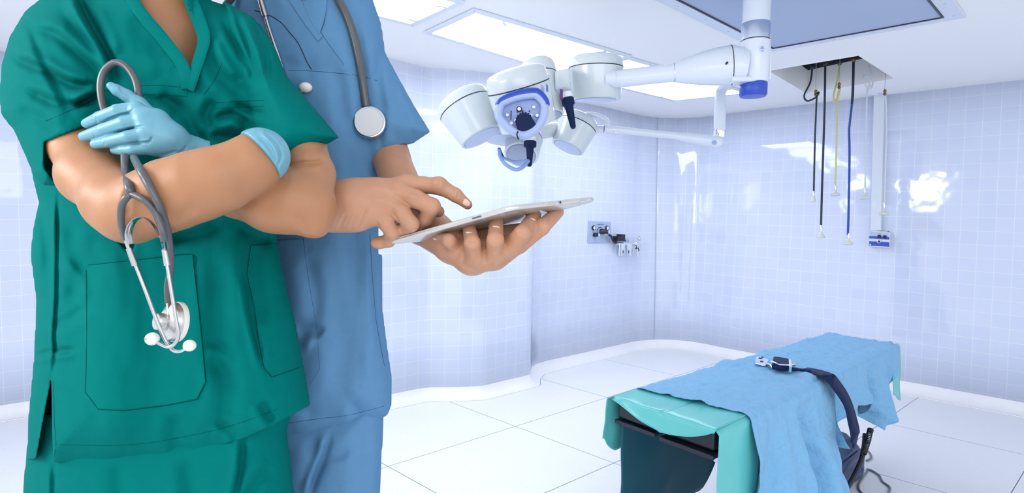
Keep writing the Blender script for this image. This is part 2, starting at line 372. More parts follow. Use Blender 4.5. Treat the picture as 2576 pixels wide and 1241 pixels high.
def hose(label, px_pts, m, r, conn, D=3.95, wide=.032, wire=None, top_m=None, square=False):
    t = thing('gas_hose', label, 'hose', W(*px_pts[-1], D), 'gas hoses hanging from the ceiling hatch')
    b = MB(); pts = [W(p[0], p[1], D) for p in smooth_line([Vector((*p, 0)) for p in px_pts], 6)]
    b.tube(pts, r, 8); b.build('hose_line', m, t)
    if top_m:
        b = MB(); k = top_m[1]; b.tube(pts[:k], r * 1.12, 8); b.build('upper_sleeve', top_m[0], t)
    x, y0, y1 = conn; a, c = W(x, y0, D), W(x, y1, D); hgt = (a - c).length
    b = MB(); b.lathe(a + (c - a) * -.15, c - a, [(r * .95, 0), (r * 1.25, hgt * .1), (r * 1.25, hgt * .5), (r * 1.1, hgt * .55)], 12); b.build('ferrule', CHROME, t)
    b = MB(); d = (c - a)
    if square: b.lathe(a + d * .38, d, [(.010, 0), (.014, hgt * .25), (.017, hgt * .5), (.017, hgt * .62)], 12)
    else: b.lathe(a + d * .38, d, [(.009, 0), (.012, hgt * .22), (.014, hgt * .34), (wide, hgt * .42), (wide, hgt * .60), (wide * .8, hgt * .64)], 20)
    b.build('connector', CREAM, t, bevel=.001)
    ax = px_pts[0]; topp = W(ax[0], ax[1], D)
    if m is HOSEW: pass
    else: b = MB(); b.tube([topp + Z * .25, topp + Z * .02], r * 1.3, 8); b.lathe(topp + Z * .04, -Z, [(r * 1.6, 0), (r * 2.2, .01), (r * 2.2, .03), (r * 1.3, .04)], 10); b.build('ceiling_fitting', BRASS if m is not HOSEB else BLACK, t)
    if wire:
        b = MB(); w0, w1 = W(*wire[0], D - .02), W(*wire[1], D - .02); b.tube([w0 + Z * .25, w1], .0028, 6); b.build('hanger_wire', STEEL, t)
        b = MB(); b.lathe(w1 + Z * .02, -Z, [(.004, 0), (.010, .006), (.010, .02), (.006, .026), (.012, .032), (.005, .045)], 10); b.build('clamp', BRASS, t)
    return t
hose('black gas hose with a side loop, leftmost of the hanging hoses', [(2043, 175), (2038, 208), (2023, 240), (2031, 254), (2051, 246), (2060, 234), (2055, 240), (2052, 300), (2050, 353), (2047, 487)], HOSEB, .0064, (2046, 484, 508), wire=((2050, 180), (2052, 233)), square=True)
hose('straight black gas hose reaching lower, second from the left', [(2076, 165), (2074, 280), (2069, 438), (2065, 575)], HOSEB, .0076, (2065, 571, 599), wide=.027)
hose('pale yellow gas hose with a looped upper end', [(2112, 165), (2108, 195), (2097, 240), (2101, 256), (2110, 238), (2113, 222), (2107, 250), (2104, 371), (2101, 470)], HOSEY, .0062, (2101, 468, 493), wire=((2110, 180), (2111, 215)))
hose('blue gas hose hanging lowest, with a black upper end', [(2147, 156), (2146, 210), (2144, 252), (2137, 315), (2136, 330), (2137, 393), (2135, 520), (2133, 592)], HOSEBL, .0078, (2134, 590, 616), top_m=(HOSEB, 14))
hose('clear white hose with tangled top, left of the white wall duct', [(2185, 163), (2192, 190), (2196, 208), (2191, 222), (2178, 215), (2172, 200), (2175, 190), (2183, 197), (2188, 215), (2181, 238), (2179, 340), (2176, 478)], HOSEW, .0060, (2175, 475, 501))
hose('pale clear hose hanging in front of the right edge of the white duct', [(2225, 222), (2228, 245), (2230, 326), (2228, 420), (2225, 515)], HOSEW, .0054, (2224, 513, 541), wire=((2225, 183), (2226, 232)))

# white cable duct on the right wall and the control box below it
p, n, tn = wall_frame('wall_right', 2205, 500)
def wp(px, py, off): return onplane(px, py, p + n * off, n)
t = thing('cable_duct', 'white vertical cable duct on the right wall above the blue control box', 'duct', wp(2203, 581, 0))
b = MB(); a0, a1, a2, a3 = wp(2189, 581, .06), wp(2216, 581, .06), wp(2225, 238, .06), wp(2198, 238, .06)
b.hexa([q - n * .0585 for q in (a0, a1, a2, a3)], [a0, a1, a2, a3]); b.build('duct_body', WHITE, t, bevel=.004)
b = MB(); b.tube([wp(2184, 240, .10), wp(2200, 236, .11), wp(2224, 240, .10)], .008, 8); b.build('top_pipe', STEEL, t)
t = thing('control_box', 'small white wall box with blue bands and black sockets', 'control box', wp(2212, 624, 0))
b = MB(); B_ = [wp(2185, 620, .07), wp(2239, 624, .07), wp(2239, 584, .07), wp(2185, 580, .07)]
b.hexa([q - n * .0685 for q in B_], B_); b.build('housing', WHITE, t, bevel=.003)
def plate(px0, py0, px1, py1, off, th, name, m, sk=0.06, parent=None):
    b = MB(); q = [wp(px0, py1 + 0, off), wp(px1, py1 + (px1 - px0) * sk, off), wp(px1, py0 + (px1 - px0) * sk, off), wp(px0, py0, off)]
    b.hexa(q, [k + n * th for k in q]); return b.build(name, m, parent or t)
plate(2187, 594, 2237, 600, .07, .004, 'blue_band', BLUEP); plate(2187, 607, 2237, 618, .07, .004, 'blue_band', BLUEP)
plate(2187, 582, 2237, 593, .07, .002, 'label_strip', mat('pale_label', (.50, .60, .80), .4)); plate(2233, 582, 2237, 583.5, .073, .001, 'print', BLACK); plate(2188, 614, 2191, 617, .075, .001, 'print', WHITEP)
plate(2190, 586, 2199, 587, .073, .0008, 'print', LAV); plate(2206, 586.5, 2219, 587.5, .073, .0008, 'print', LAV)
for x, y, ring in ((2212, 595, 0), (2226, 596, 0), (2211, 608, 1)):
    b = MB(); b.lathe(wp(x, y, .074), n, [(.014, 0), (.014, .006), (.0095, .0075)], 20); s_ = b.build('socket', STEEL if ring else BLACK, t)
    b = MB(); b.lathe(wp(x, y, .081), n, [(.0095, 0), (.009, .004)], 16); b.build('socket_cap', BLACK, s_)

# gas control panel and regulator on the left wall
p, n, tn = wall_frame('wall_left', 1508, 585)
t = thing('gas_control_panel', 'square grey gas panel with two dials and knobs on the tiled wall', 'control panel', wp(1508, 611, 0))
b = MB(); q = [wp(1480, 611, .012), wp(1536, 611, .012), wp(1537, 559, .012), wp(1482, 556, .012)]; b.hexa([k - n * .011 for k in q], q); b.build('plate', mat('grey_blue_plate', (.44, .53, .76), .4, .2), t, bevel=.002)
for x, y in ((1492.5, 573.5), (1526, 574)):
    b = MB(); b.lathe(wp(x, y, .012), n, [(.023, 0), (.023, .014), (.018, .016), (.018, .012)], 24); g = b.build('gauge', BLACK, t)
    b = MB(); b.lathe(wp(x, y, .012), n, [(.0175, 0), (.0175, .0135)], 24); b.build('dial', WHITEP, g)
    b = MB(); c = wp(x, y, .027); b.box(c, tn * .002, Z * .010, n * .0006); b.build('needle', BLACK, g)
def knob(x, y, r, ln, dirv, name='knob'):
    c = wp(x, y, .012); b = MB(); b.lathe(c, dirv, [(r * 1.0, 0), (r, ln * .45), (r * .8, ln * .55), (r * .8, ln)], 20); k = b.build(name, BLACK, t)
    b = MB(); b.lathe(c + dirv.normalized() * ln, dirv, [(r * .72, -.002), (r * .72, .003), (r * .5, .005)], 20); b.build('knob_cap', WHITEP, k)
knob(1510, 583, .026, .085, n + tn * .45); knob(1494, 591, .020, .055, n + tn * .25)
for k in range(5):   # the graduated arc behind the centre knob
    a = math.radians(190 - k * 38); c = wp(1509, 583, .013); b = MB(); e = (tn * math.cos(a) + Z * math.sin(a)); b.box(c + e * .040, e * .003, n.cross(e) * .011, n * .0012); b.build('scale_mark', BLACK, t)
b = MB(); b.lathe(wp(1524, 591, .012), n, [(.012, 0), (.012, .012), (.008, .014), (.008, .04)], 14); b.build('outlet', CHROME, t)
b = MB(); b.lathe(wp(1523.5, 596, .012), n, [(.008, 0), (.008, .006)], 12); b.build('outlet_mark', mat('amber_plastic', (.75, .45, .12), .4), t)
def text(s, pos, size, m, parent, name, right, up, ext=.0006):
    c = bpy.data.curves.new(name, 'FONT'); c.body = s; c.size = size; c.extrude = ext; c.align_x = 'CENTER'; c.align_y = 'CENTER'
    o = bpy.data.objects.new(name, c); COL.objects.link(o); dg = bpy.context.evaluated_depsgraph_get(); me = bpy.data.meshes.new_from_object(o.evaluated_get(dg))
    bpy.data.objects.remove(o); r, u = right.normalized(), up.normalized(); R_ = Matrix((r, u, r.cross(u))).transposed()
    b = MB(); b.add([R_ @ v.co + pos for v in me.vertices], [tuple(f.vertices) for f in me.polygons]); return b.build(name, m, parent, smooth=False, fix=False)
text('CHEMETRON', wp(1510, 565.4, .0125), .017, BLACK, t, 'lettering', tn, Z); b = MB(); [b.box(wp(x, 569.6, .0125), tn * w_, Z * .002, n * .0006) for x, w_ in ((1506, .010), (1512, .012))]; b.build('print', LAV, t)
t = thing('gas_regulator', 'chrome gas regulator with two clear bowls and black cap, right of the grey panel', 'regulator', wp(1575, 645, 0))
GLASS = mat('clear_bowl', (.62, .72, .86), .08, spec=.6)
b = MB(); b.tube([wp(x, y, .05) for x, y in ((1531, 591), (1537, 594), (1541, 602), (1545, 609), (1553, 613))], .012, 10); b.build('hose', HOSEB, t)
q = [wp(1553, 645, .004), wp(1582, 647, .004), wp(1582, 600, .004), wp(1553, 598, .004)]; b = MB(); b.hexa([k - n * .003 for k in q], q); b.build('backplate', STEEL, t)
b = MB(); b.tube([wp(x, 613.5 + (x - 1553) * .03, .06) for x in (1551, 1570, 1590, 1606)], .014, 12); b.build('manifold', CHROME, t)
q = [wp(1553, 608, .085), wp(1576, 608, .085), wp(1573, 602, .085), wp(1553, 602, .085)]; b = MB(); b.hexa([k - n * .07 for k in q], q)
q = [wp(1554, 602, .08), wp(1573, 602, .08), wp(1573, 595, .08), wp(1554, 595, .08)]; b.hexa([k - n * .06 for k in q], q)
q = [wp(1563, 595, .08), wp(1573, 595, .08), wp(1573, 590, .08), wp(1563, 590, .08)]; b.hexa([k - n * .06 for k in q], q); b.build('top_cap', BLACK, t, bevel=.002)
for x, y0, y1, r in ((1566, 612, 642, .026), (1580, 614, 642, .021)):
    a, c = wp(x, y0, .06), wp(x, y1, .06); hh = (a - c).length; b = MB(); b.lathe(a, c - a, [(r, 0), (r * 1.05, hh * .1), (r, hh * .25), (r * .92, hh * .85), (r * .5, hh)], 20); g = b.build('bowl', GLASS, t)
    for dx in (-8, -1) if x == 1566 else (7,):
        b = MB(); b.box(wp(x + dx, (y0 + y1) / 2 + 1, .085), tn * .003, Z * hh * .52, n * .003); b.build('guard_bar', WHITEP, g)
    b = MB(); b.box(wp(x + 1.5, 634, .09), tn * .004, Z * .016, n * .002); b.build('level_mark', BLACK, g)
b = MB(); b.ball(wp(1600, 613, .07), .030, 12, (1, 1, 1)); b.build('valve_body', CHROME, t)
b = MB(); b.lathe(wp(1608, 600, .06), n + tn * .3, [(.024, -.012), (.026, 0), (.024, .012), (.016, .018)], 20); b.build('gauge', CHROME, t)
b = MB(); b.tube([wp(1608, 600, .065), wp(1603, 610, .065)], .007, 8); b.build('gauge_stem', CHROME, t)
for pts, m_ in (([(1598, 620), (1593, 630), (1589, 638)], CHROME), ([(1602, 620), (1604, 631), (1605, 645)], CHROME), ([(1603, 624), (1606, 631)], BLACK), ([(1599, 620), (1600, 626)], BLACK)):
    b = MB(); b.tube([wp(x, y, .085) for x, y in pts], [.011, .009, .008][:len(pts)] if m_ is CHROME else .012, 10); b.build('outlet_valve', m_, t)

# ------------------------------------------------------------------ surgical lamps
def lathe_part(name, m, parent, p, ax, prof, n=40): b = MB(); b.lathe(p, ax, prof, n); return b.build(name, m, parent)
LENS = mat('lamp_lens', (.34, .40, .58), .12, spec=.6); LENSF = mat('lamp_lens_frosted', (.55, .64, .85), .25)
POD = mat('pod_enamel', (.64, .71, .75), .22, coat=.4)
def pod(t, top, bot, r_px, D, lens=True, taper=.84, seam=.72, lens_m=None):
    a, c = W(top[0], top[1], D + (top[2] if len(top) > 2 else 0)), W(bot[0], bot[1], D + (bot[2] if len(bot) > 2 else 0)); ax = a - c; h = ax.length; r = r_px * D / FPX; ax.normalize()
    body = lathe_part('lamp_head', POD, t, c, ax, [(r * taper * .84, .004), (r * taper * .86, 0), (r * taper * .97, .002), (r * taper, .012), (r * (taper + .4 * (1 - taper)), h * seam * .5), (r, h * seam)])
    lathe_part('seal_ring', BLACK, body, c, ax, [(r * .98, h * seam), (r * 1.003, h * seam), (r * 1.003, h * seam + .0045), (r * .98, h * seam + .0045)])
    lathe_part('cap', POD, body, c, ax, [(r * .97, h * seam + .004), (r * .995, h * seam + .0045), (r * .97, h * .88), (r * .92, h * .95), (r * .82, h * .99), (r * .5, h * 1.03), (0, h * 1.04)])
    if lens: lathe_part('lens', lens_m or LENS, body, c, ax, [(r * taper * .84, .006), (r * taper * .80, -.002), (r * taper * .4, -.004), (0, -.005)])
    return body, a, c, ax, r
def grip(t, p0, p1, D, r_px, cap_px, collar=True):
    """sterile grip handle: ring, navy cap and tapered ribbed grip"""
    a, c = W(*p0, D), W(*p1, D); ax = (c - a); L_ = ax.length; k = D / FPX; r = r_px * k; rc = cap_px * k
    g = lathe_part('grip_handle', NAVY, t, a, ax, [(rc * .9, L_ * .16), (rc, L_ * .18), (rc, L_ * .34), (rc * .8, L_ * .37), (r * 1.5, L_ * .38)] + [(r * (1.35 - .5 * u) * (1 + .06 * (i % 2)), L_ * (.4 + .54 * u)) for i, u in enumerate([j / 16 for j in range(17)])] + [(r * .6, L_ * .985), (0, L_)], 24)
    lathe_part('indicator_ring', WHITEP, g, a, ax, [(rc * .7, 0), (rc * .85, L_ * .01), (rc * .85, L_ * .15), (rc * .7, L_ * .17)], 24)
    return g
D0 = 2.4
t = thing('surgical_lamp', 'large white cluster surgical lamp on a thick jointed ceiling arm', 'surgical lamp', W(1902, 60, D0))
k0 = D0 / FPX
ctop = W(1902, 60, D0); ctop = Vector((ctop.x, ctop.y, ROOM_H - .001)); cx_, cy_ = ctop.x, ctop.y
def colz(py): return W(1902, py, D0).z
def colp(py): return Vector((cx_, cy_, colz(py)))
lathe_part('ceiling_column', WHITE, t, ctop, -Z, [(.10, 0), (.10, .02), (33 * k0, .03), (33 * k0, ROOM_H - colz(62))])
lathe_part('steel_collar', STEEL, t, colp(62), -Z, [(33.5 * k0, -.004), (34.5 * k0, 0), (34.5 * k0, colz(62) - colz(101)), (33 * k0, colz(62) - colz(101) + .003)])
j = lathe_part('column_joint', WHITE, t, colp(103), -Z, [(34 * k0, 0), (36 * k0, .004), (36 * k0, colz(103) - colz(200)), (33 * k0, colz(103) - colz(207))])
lathe_part('column_seam', BLACK, j, colp(101.5), -Z, [(34.6 * k0, 0), (34.6 * k0, .003)])
lathe_part('end_cap', BLUEP, t, colp(208), -Z, [(32 * k0, -.002), (33 * k0, .004), (33 * k0, colz(208) - colz(236)), (30 * k0, colz(208) - colz(241)), (0, colz(208) - colz(242))])
b = MB(); b.tube([W(1936, 150 - i * 25, D0 + .01) for i in range(-2, 4)], .006, 8); b.build('side_cable', WHITEP, t)
for i_, (y_, w_) in enumerate(((118, 8), (122, 10), (128, 7))):
    b = MB(); b.box(W(1918, y_, D0 - .0665) , RT * .006 * w_ / 8, UP * .0012, FW * .003); b.build('print', LAV, j)
arm_pts = [(1878, 166), (1840, 164), (1800, 168), (1760, 174), (1730, 178), (1697, 183), (1690, 184), (1640, 189), (1570, 197), (1540, 200)]
arm_r = [42, 50, 47, 41, 34, 25, 23, 23, 23.5, 22]
b = MB(); b.tube([W(x, y, D0 + (1878 - x) * .00035) for x, y in arm_pts], [(r * k0, r * k0 * .8) for r in arm_r], 28, flat=UP); b.build('spring_arm', WHITE, t)
for i_, ang in ((1, 1.004), (5, 1.01)):
    b = MB(); x, y = arm_pts[i_]; r = arm_r[i_] * k0 * 1.006; x2, y2 = x - 2, y + .2
    b.tube([W(x, y, D0 + (1878 - x) * .00035), W(x2, y2, D0 + (1878 - x2) * .00035)], [(r, r * .8)] * 2, 28, flat=UP); b.build('arm_seam', BLACK if i_ == 1 else STEEL, t)
b = MB(); b.lathe(W(1827, 160, D0 - .055), -FW, [(.005, 0), (.005, .012)], 10); b.build('arm_screw', BLACK, t)
b = MB(); b.box(W(1868, 204, D0), RT * .06, UP * .012, FW * .04); b.build('arm_latch', WHITE, t, bevel=.008)
b = MB(); b.tube([W(1545, 199, D0 + .12), W(1520, 200, D0 + .12)], [23 * k0, 20 * k0], 24); b.build('arm_tip', WHITE, t)
pod(t, (1499, 142, .0), (1497, 252, .03), 69, 2.6, taper=.93)
pod(t, (1350, 158, .0), (1376, 294, -.04), 46, 2.50, taper=.95)
pod(t, (1158, 245, .0), (1212, 346, -.02), 71, 2.42, taper=.80, lens_m=LENSF)
pod(t, (1277, 262, .0), (1270, 352, -.02), 66, 2.62, taper=.9, lens_m=LENSF)
B_body, Ba, Bc, Bax, Br = pod(t, (1293, 176, -.05), (1330, 318, .03), 79, 2.25, taper=.93, seam=.70, lens_m=LENSF)
b = MB(); q = [(1396, 228), (1434, 222), (1434, 172), (1396, 178)]; b.hexa([W(x, y, 2.56) for x, y in q], [W(x, y, 2.40) for x, y in q]); b.build('head_link', POD, t, bevel=.01)
b = MB(); b.tube([W(1412, 215, 2.5), W(1350, 260, 2.55), W(1280, 300, 2.6)], .05, 14); b.tube([W(1410, 210, 2.5), W(1300, 250, 2.5), W(1200, 290, 2.44)], .045, 14); b.build('carrier_arm', POD, t)
b = MB(); b.tube([W(1412, 200, 2.47), W(1418, 235, 2.42)], 22 * 2.4 / FPX, 20); b.build('handle_socket', POD, t)
grip(t, (1424, 232), (1443, 325), 2.4, 8, 16)
b = MB(); b.box(W(1412, 238, 2.37), RT * .006, UP * .022, FW * .006); b.build('lock_tab', mat('purple_plastic', (.12, .03, .2), .4), t)
# control shield on the front head
Dn = 2.05
SH = smooth_line([Vector((*p, 0)) for p in [(1252, 268), (1262, 255), (1300, 240), (1340, 234), (1356, 238), (1372, 256), (1375, 272), (1370, 300), (1352, 328), (1328, 343), (1308, 344), (1280, 328), (1258, 306), (1249, 290)]], 6, True)
def shp(v, s, d): c = Vector((1314, 288, 0)); q = c + (v - c) * s; return W(q.x, q.y, d)
b = MB(); b.prism([shp(v, .97, Dn + .045) for v in SH if v.y < 326], FW * .06); b.build('control_panel', LAV, t)
cp = bpy.data.objects[[o.name for o in COL.objects if o.name.startswith('control_panel')][-1]]
b = MB(); b.tube([shp(v, .92, Dn + .03) for v in SH] + [shp(SH[0], .92, Dn + .03)], (.016), 14, cap=False); b.build('guard_ring', mat('pale_lavender', (.42, .52, .80), .3), t)
topb = [v for v in SH if v.y < 268]; topb = sorted(topb, key=lambda v: v.x)
b = MB(); b.tube([shp(v, 1.0, Dn + .035) for v in topb], [(.012 + .008 * math.sin(math.pi * i / (len(topb) - 1)), .022) for i in range(len(topb))], 14, flat=UP); b.build('blue_visor', BLUEP, t)
cn = lambda x, y, d=.043: W(x, y, Dn + d)
kn = [(1299, 305), (1300, 297), (1304, 290), (1311, 285), (1319, 284), (1327, 286), (1334, 291), (1341, 300), (1350, 316), (1340, 322), (1322, 327), (1302, 328)]
b = MB(); b.prism([cn(x, y, .02) for x, y in kn], FW * .03); b.build('focus_knob', NAVY, cp)
for k in range(9):
    a = math.radians(200 - k * 20); b = MB(); b.lathe(cn(1319 + 20 * math.cos(a), 304 - 20 * math.sin(a), .022), -FW, [(.004, -.02), (.004, .0)], 8); b.build('knob_tooth', NAVY, cp)
for x, y, r in ((1276, 290, 5), (1286, 311, 5), (1297, 303, 4.5), (1343, 270, 5), (1336, 291, 4.5), (1351, 291, 5), (1306, 275, 7)):
    lathe_part('button', BLACK if r > 6 else STEEL, cp, cn(x, y), -FW, [(r * Dn / FPX, 0), (r * Dn / FPX, .004), (r * Dn / FPX * .85, .005)], 20)
    lathe_part('button_face', WHITEP if r != 5 or x != 1351 else STEEL, cp, cn(x, y), -FW, [(r * Dn / FPX * .65, .004), (r * Dn / FPX * .65, .0065)], 20)
for x, y in ((1302, 281), (1314, 280)): lathe_part('button', BLACK, cp, cn(x, y), -FW, [(.004, 0), (.004, .004)], 12)
for k in range(5): lathe_part('indicator', BLACK, cp, cn(1286 - k * .2, 281 + k * 4.7), -FW, [(.0026, 0), (.0026, .003)], 10)
lathe_part('indicator', BLACK, cp, cn(1332, 280), -FW, [(.0028, 0), (.0028, .003)], 10)
b = MB(); b.tube([shp(Vector((1303, 331, 0)), 1, Dn + .008), shp(Vector((1300, 338, 0)), 1, Dn + .004), shp(Vector((1302, 346, 0)), 1, Dn + .012), shp(Vector((1304, 349, 0)), 1, Dn + .018)], .0028, 8); b.ball(shp(Vector((1304, 349, 0)), 1, Dn + .018), .004, 6); b.build('cable_tie', BLACK, t)
# sticker labels on the front head
for x, y, w_, h_, m_ in ((1365, 228, 4.5, 7.5, LAV), (1376, 222, 4.0, 8, mat('blue_label', (.12, .20, .50), .4)), (1363, 216, 4, 1.2, LAV)):
    pt = W(x, y, 2.0); hit = bvh_of(B_body).ray_cast(EYEP, ray(x, y).normalized())
    if hit[0] is None: print('STICKER MISS', x, y); continue
    nn = hit[1] if hit[1].dot(FW) < 0 else -hit[1]; r_ = UP.cross(nn).normalized() ; u_ = nn.cross(r_).normalized(); k = 2.2 / FPX
    b = MB(); b.box(hit[0] + nn * .001, r_ * w_ * k, (u_ + r_ * -.15) * h_ * k, nn * .0012); b.build('sticker', m_, B_body)

# second lamp on the slim arm
D2 = 2.75; k2 = D2 / FPX
t = thing('surgical_lamp', 'smaller white surgical lamp on the slim lower arm, behind the big cluster', 'surgical lamp', W(1815, 200, D2))
b = MB(); tb = [W(1850, 190, D2 - .12), W(1832, 207, D2 - .06), W(1815, 226, D2), W(1811, 245, D2), W(1811, 278, D2)]; b.tube(smooth_line(tb, 4), 13.5 * k2, 20); b.build('drop_tube', WHITE, t)
b = MB(); b.tube([W(1811, 274, D2), W(1810.5, 328, D2)], 14.5 * k2, 20); b.build('drop_sleeve', WHITE, t)
lathe_part('tube_collar', CHROME, t, W(1810.5, 326, D2), -Z, [(14.4 * k2, 0), (14.8 * k2, .004), (14.0 * k2, .03), (12.6 * k2, .04)], 24)
b = MB(); b.ball(W(1803, 357, D2), 16.5 * k2, 12); b.tube([W(1809, 338, D2), W(1806, 352, D2)], 11 * k2, 16); b.build('elbow_joint', WHITE, t)
ap = [(1806, 357), (1770, 352), (1720, 345), (1700, 342), (1650, 337), (1570, 329), (1520, 325)]; ar = [15, 14.5, 11.5, 9, 9, 9.5, 10]
b = MB(); b.tube([W(x, y, D2) for x, y in ap], [(r * k2, r * k2 * .8) for r in ar], 18, flat=UP); b.build('slim_arm', WHITE, t)
lathe_part('pivot_disc', LAV, t, W(1797, 359, D2 - 13 * k2), -FW, [(5 * k2, 0), (5 * k2, .006)], 16)
for x, y in ((1528, 327), (1549, 334)): lathe_part('arm_screw', STEEL, t, W(x, y, D2 - 8.5 * k2), -FW, [(2 * k2, 0), (2 * k2, .004)], 10)
b = MB(); b.tube(smooth_line([W(1520, 325, D2), W(1500, 326, D2 + .02), W(1495, 332, D2 + .03)], 4), 9 * k2, 14); b.tube(smooth_line([W(1448, 291, D2 + .02), W(1485, 288, D2), W(1510, 294, D2), W(1528, 306, D2), W(1526, 320, D2)], 5), [(6 * k2, 9 * k2)] * 21, 12, flat=UP); b.build('fork_bracket', WHITE, t)
pod(t, (1462, 296, .0), (1427, 372, -.02), 50, 2.8, taper=.86, seam=.70, lens_m=LENSF)
pod(t, (1322, 330, .05), (1311, 391, -.05), 47, 2.62, taper=.92, seam=.6)
b = MB(); b.tube([W(1440, 330, 2.82), W(1390, 326, 2.8), W(1335, 335, 2.66)], .04, 14); b.build('carrier_arm', POD, t)
lathe_part('handle_socket', POD, t, W(1334, 330, 2.5), -Z, [(.03, 0), (.035, .02), (.035, .05)], 20)
grip(t, (1334, 343), (1332, 420), 2.46, 7, 16)
b = MB(); b.tube(pxline([(1256, 378, 2.42), (1258, 393, 2.40), (1268, 410, 2.38), (1286, 423, 2.37), (1300, 427, 2.37), (1315, 421, 2.38), (1329, 405, 2.42)], 4), .0085, 12); b.tube(pxline([(1257, 386, 2.44), (1270, 399, 2.45), (1295, 407, 2.47), (1327, 404, 2.46)], 4), (.0065), 12); b.build('guide_ring', mat('steel_blue_plastic', (.26, .38, .72), .3), t)
b = MB(); b.tube(pxline([(1255, 372, 2.43), (1258, 384, 2.42), (1263, 396, 2.42)], 4), [.003, .007, .0085, .0095, .0100, .0105, .0108, .011, .0112], 10); b.build('ring_tip', BLUEP, t)

# ------------------------------------------------------------------ operating table
TZ = .70
TNL, TNR, TFL, TFR = [onz(x, y, TZ) for x, y in ((1547, 999), (1800, 1082), (2087, 842), (2250, 868))]
def top(s, u, dz=0.0):
    """point on the table top: s along (0 near end, 1 far end), u across (0 left, 1 right)"""
    return TNL.lerp(TNR, u).lerp(TFL.lerp(TFR, u), s) + Z * dz
AXIS = ((TFL + TFR) - (TNL + TNR)).normalized(); ACR = ((TNR - TNL).normalized()); OUT = AXIS.cross(Z).normalized()
if OUT.dot(TNR - TNL) < 0: OUT = -OUT
SHEETG = mat('teal_plastic_sheet', (.12, .56, .56), .28, spec=.6, noise_amt=.08, noise_scale=9, bump=.25, bump_scale=14); DRAPE = mat('blue_cotton_drape', (.205, .47, .74), .8, noise_amt=.05, noise_scale=30, sheen=.1, bump=.8, bump_scale=17, bump_d=.03)
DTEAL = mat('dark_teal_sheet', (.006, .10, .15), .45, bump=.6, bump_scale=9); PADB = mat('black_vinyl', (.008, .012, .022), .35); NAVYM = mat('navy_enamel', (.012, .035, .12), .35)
ot = thing('operating_table', 'narrow operating table with black pads and navy base under teal and blue sheets', 'operating table', top(.45, .5, -TZ))
def slab(s0, s1, u0, u1, z0, z1, name, m, bevel=.01):
    b = MB(); q = [top(s0, u0), top(s0, u1), top(s1, u1), top(s1, u0)]; b.hexa([p + Z * z0 for p in q], [p + Z * z1 for p in q]); return b.build(name, m, ot, bevel=bevel)
slab(.004, .5, .02, .985, -.085, -.014, 'pad', PADB); slab(.505, .99, .02, .985, -.085, -.014, 'pad', PADB)
slab(.0, .16, .0, .44, -.108, -.092, 'support_rail', BLACK, .004); slab(-.005, .16, .50, 1.0, -.108, -.092, 'support_rail', BLACK, .004)
slab(.1, .95, .15, .85, -.14, -.086, 'table_frame', STEEL)
for u, s in ((.10, .06), (.93, .05)):
    b = MB(); b.lathe(top(s, u, -.15), Z, [(.028, 0), (.03, .008), (.03, .05)], 16); b.build('clamp_block', LAV if u < .5 else STEEL, ot)
b = MB(); q = [top(.48, .25), top(.48, .75), top(.66, .75), top(.66, .25)]; b.hexa([p - Z * (TZ - .12) for p in q], [p - Z * .13 for p in q]); b.build('column', NAVYM, ot, bevel=.02)
bq = [onz(2010, 1265, 0), onz(2130, 1241, 0), onz(2176, 1200, 0), onz(2150, 1165, 0)]
e1 = (bq[2] - bq[1]); bq = [bq[1] - OUT * .40 - e1 * 2.0, bq[1] - e1 * 1.2, bq[2], bq[2] - OUT * .45]
b = MB(); cc = sum(bq, Vector()) / 4; b.hexa([p + Z * .004 for p in bq], [p + Z * .16 for p in bq]); b.hexa([p.lerp(cc, .04) + Z * .16 for p in bq], [p.lerp(cc, .30) + Z * .26 for p in bq]); b.build('base', NAVYM, ot, bevel=.025)
b = MB(); b.tube(smooth_line([bq[2].lerp(cc, .1) + Z * .25 + OUT * .02, bq[2].lerp(bq[1], .3) + Z * .16 + OUT * .03, bq[1].lerp(bq[2], .3) + Z * .06 + OUT * .03, bq[1] + Z * .10 + OUT * .02], 6), .012, 10); b.build('base_hose', BLACK, ot)

def hermit(t): return t * t * (3 - 2 * t)
def tab(x, T):
    for (x0, y0), (x1, y1) in zip(T, T[1:]):
        if x <= x1: return y0 + (y1 - y0) * hermit(max(0, (x - x0)) / (x1 - x0)) if x > x0 else y0
    return T[-1][1]
nz = lambda *a: noise.noise(Vector(a))
# teal plastic sheet under the drape: top, scalloped near end, side flaps
def sheet_obj(name, fn, nu, nv, m, parent, solid=.0022):
    b = MB(); b.grid(fn, nu, nv); return b.build(name, m, parent, angle=80, solid=solid, fix=False)
sh = thing('plastic_sheet', 'teal plastic sheet laid under the blue drape, hanging at the near end', 'sheet', top(.0, .5))
def green_fn(u, v):
    # u across (incl. overhang), v along; near overhang scallops
    s = -.055 + v * 1.075; uu = -.012 + u * 1.024; p = top(max(0, s), uu, .003)
    if s < 0:
        k = -s / .055; drop = .010 + .078 * math.sin(math.pi * min(1, uu / 1.0)) ** 1.0 * (.55 + .45 * uu); p = top(0, uu, .003) - AXIS * .018 * k - Z * drop * hermit(k)
    elif s > 1: p = top(1, uu, .003) + AXIS * .02 - Z * (s - 1) * 2.5
    p += Z * .004 * nz(u * 5, v * 14, 0) + Z * (-.004 * math.exp(-((uu - .52) / .015) ** 2))
    return p
sheet_obj('sheet_top', green_fn, 60, 90, SHEETG, sh)
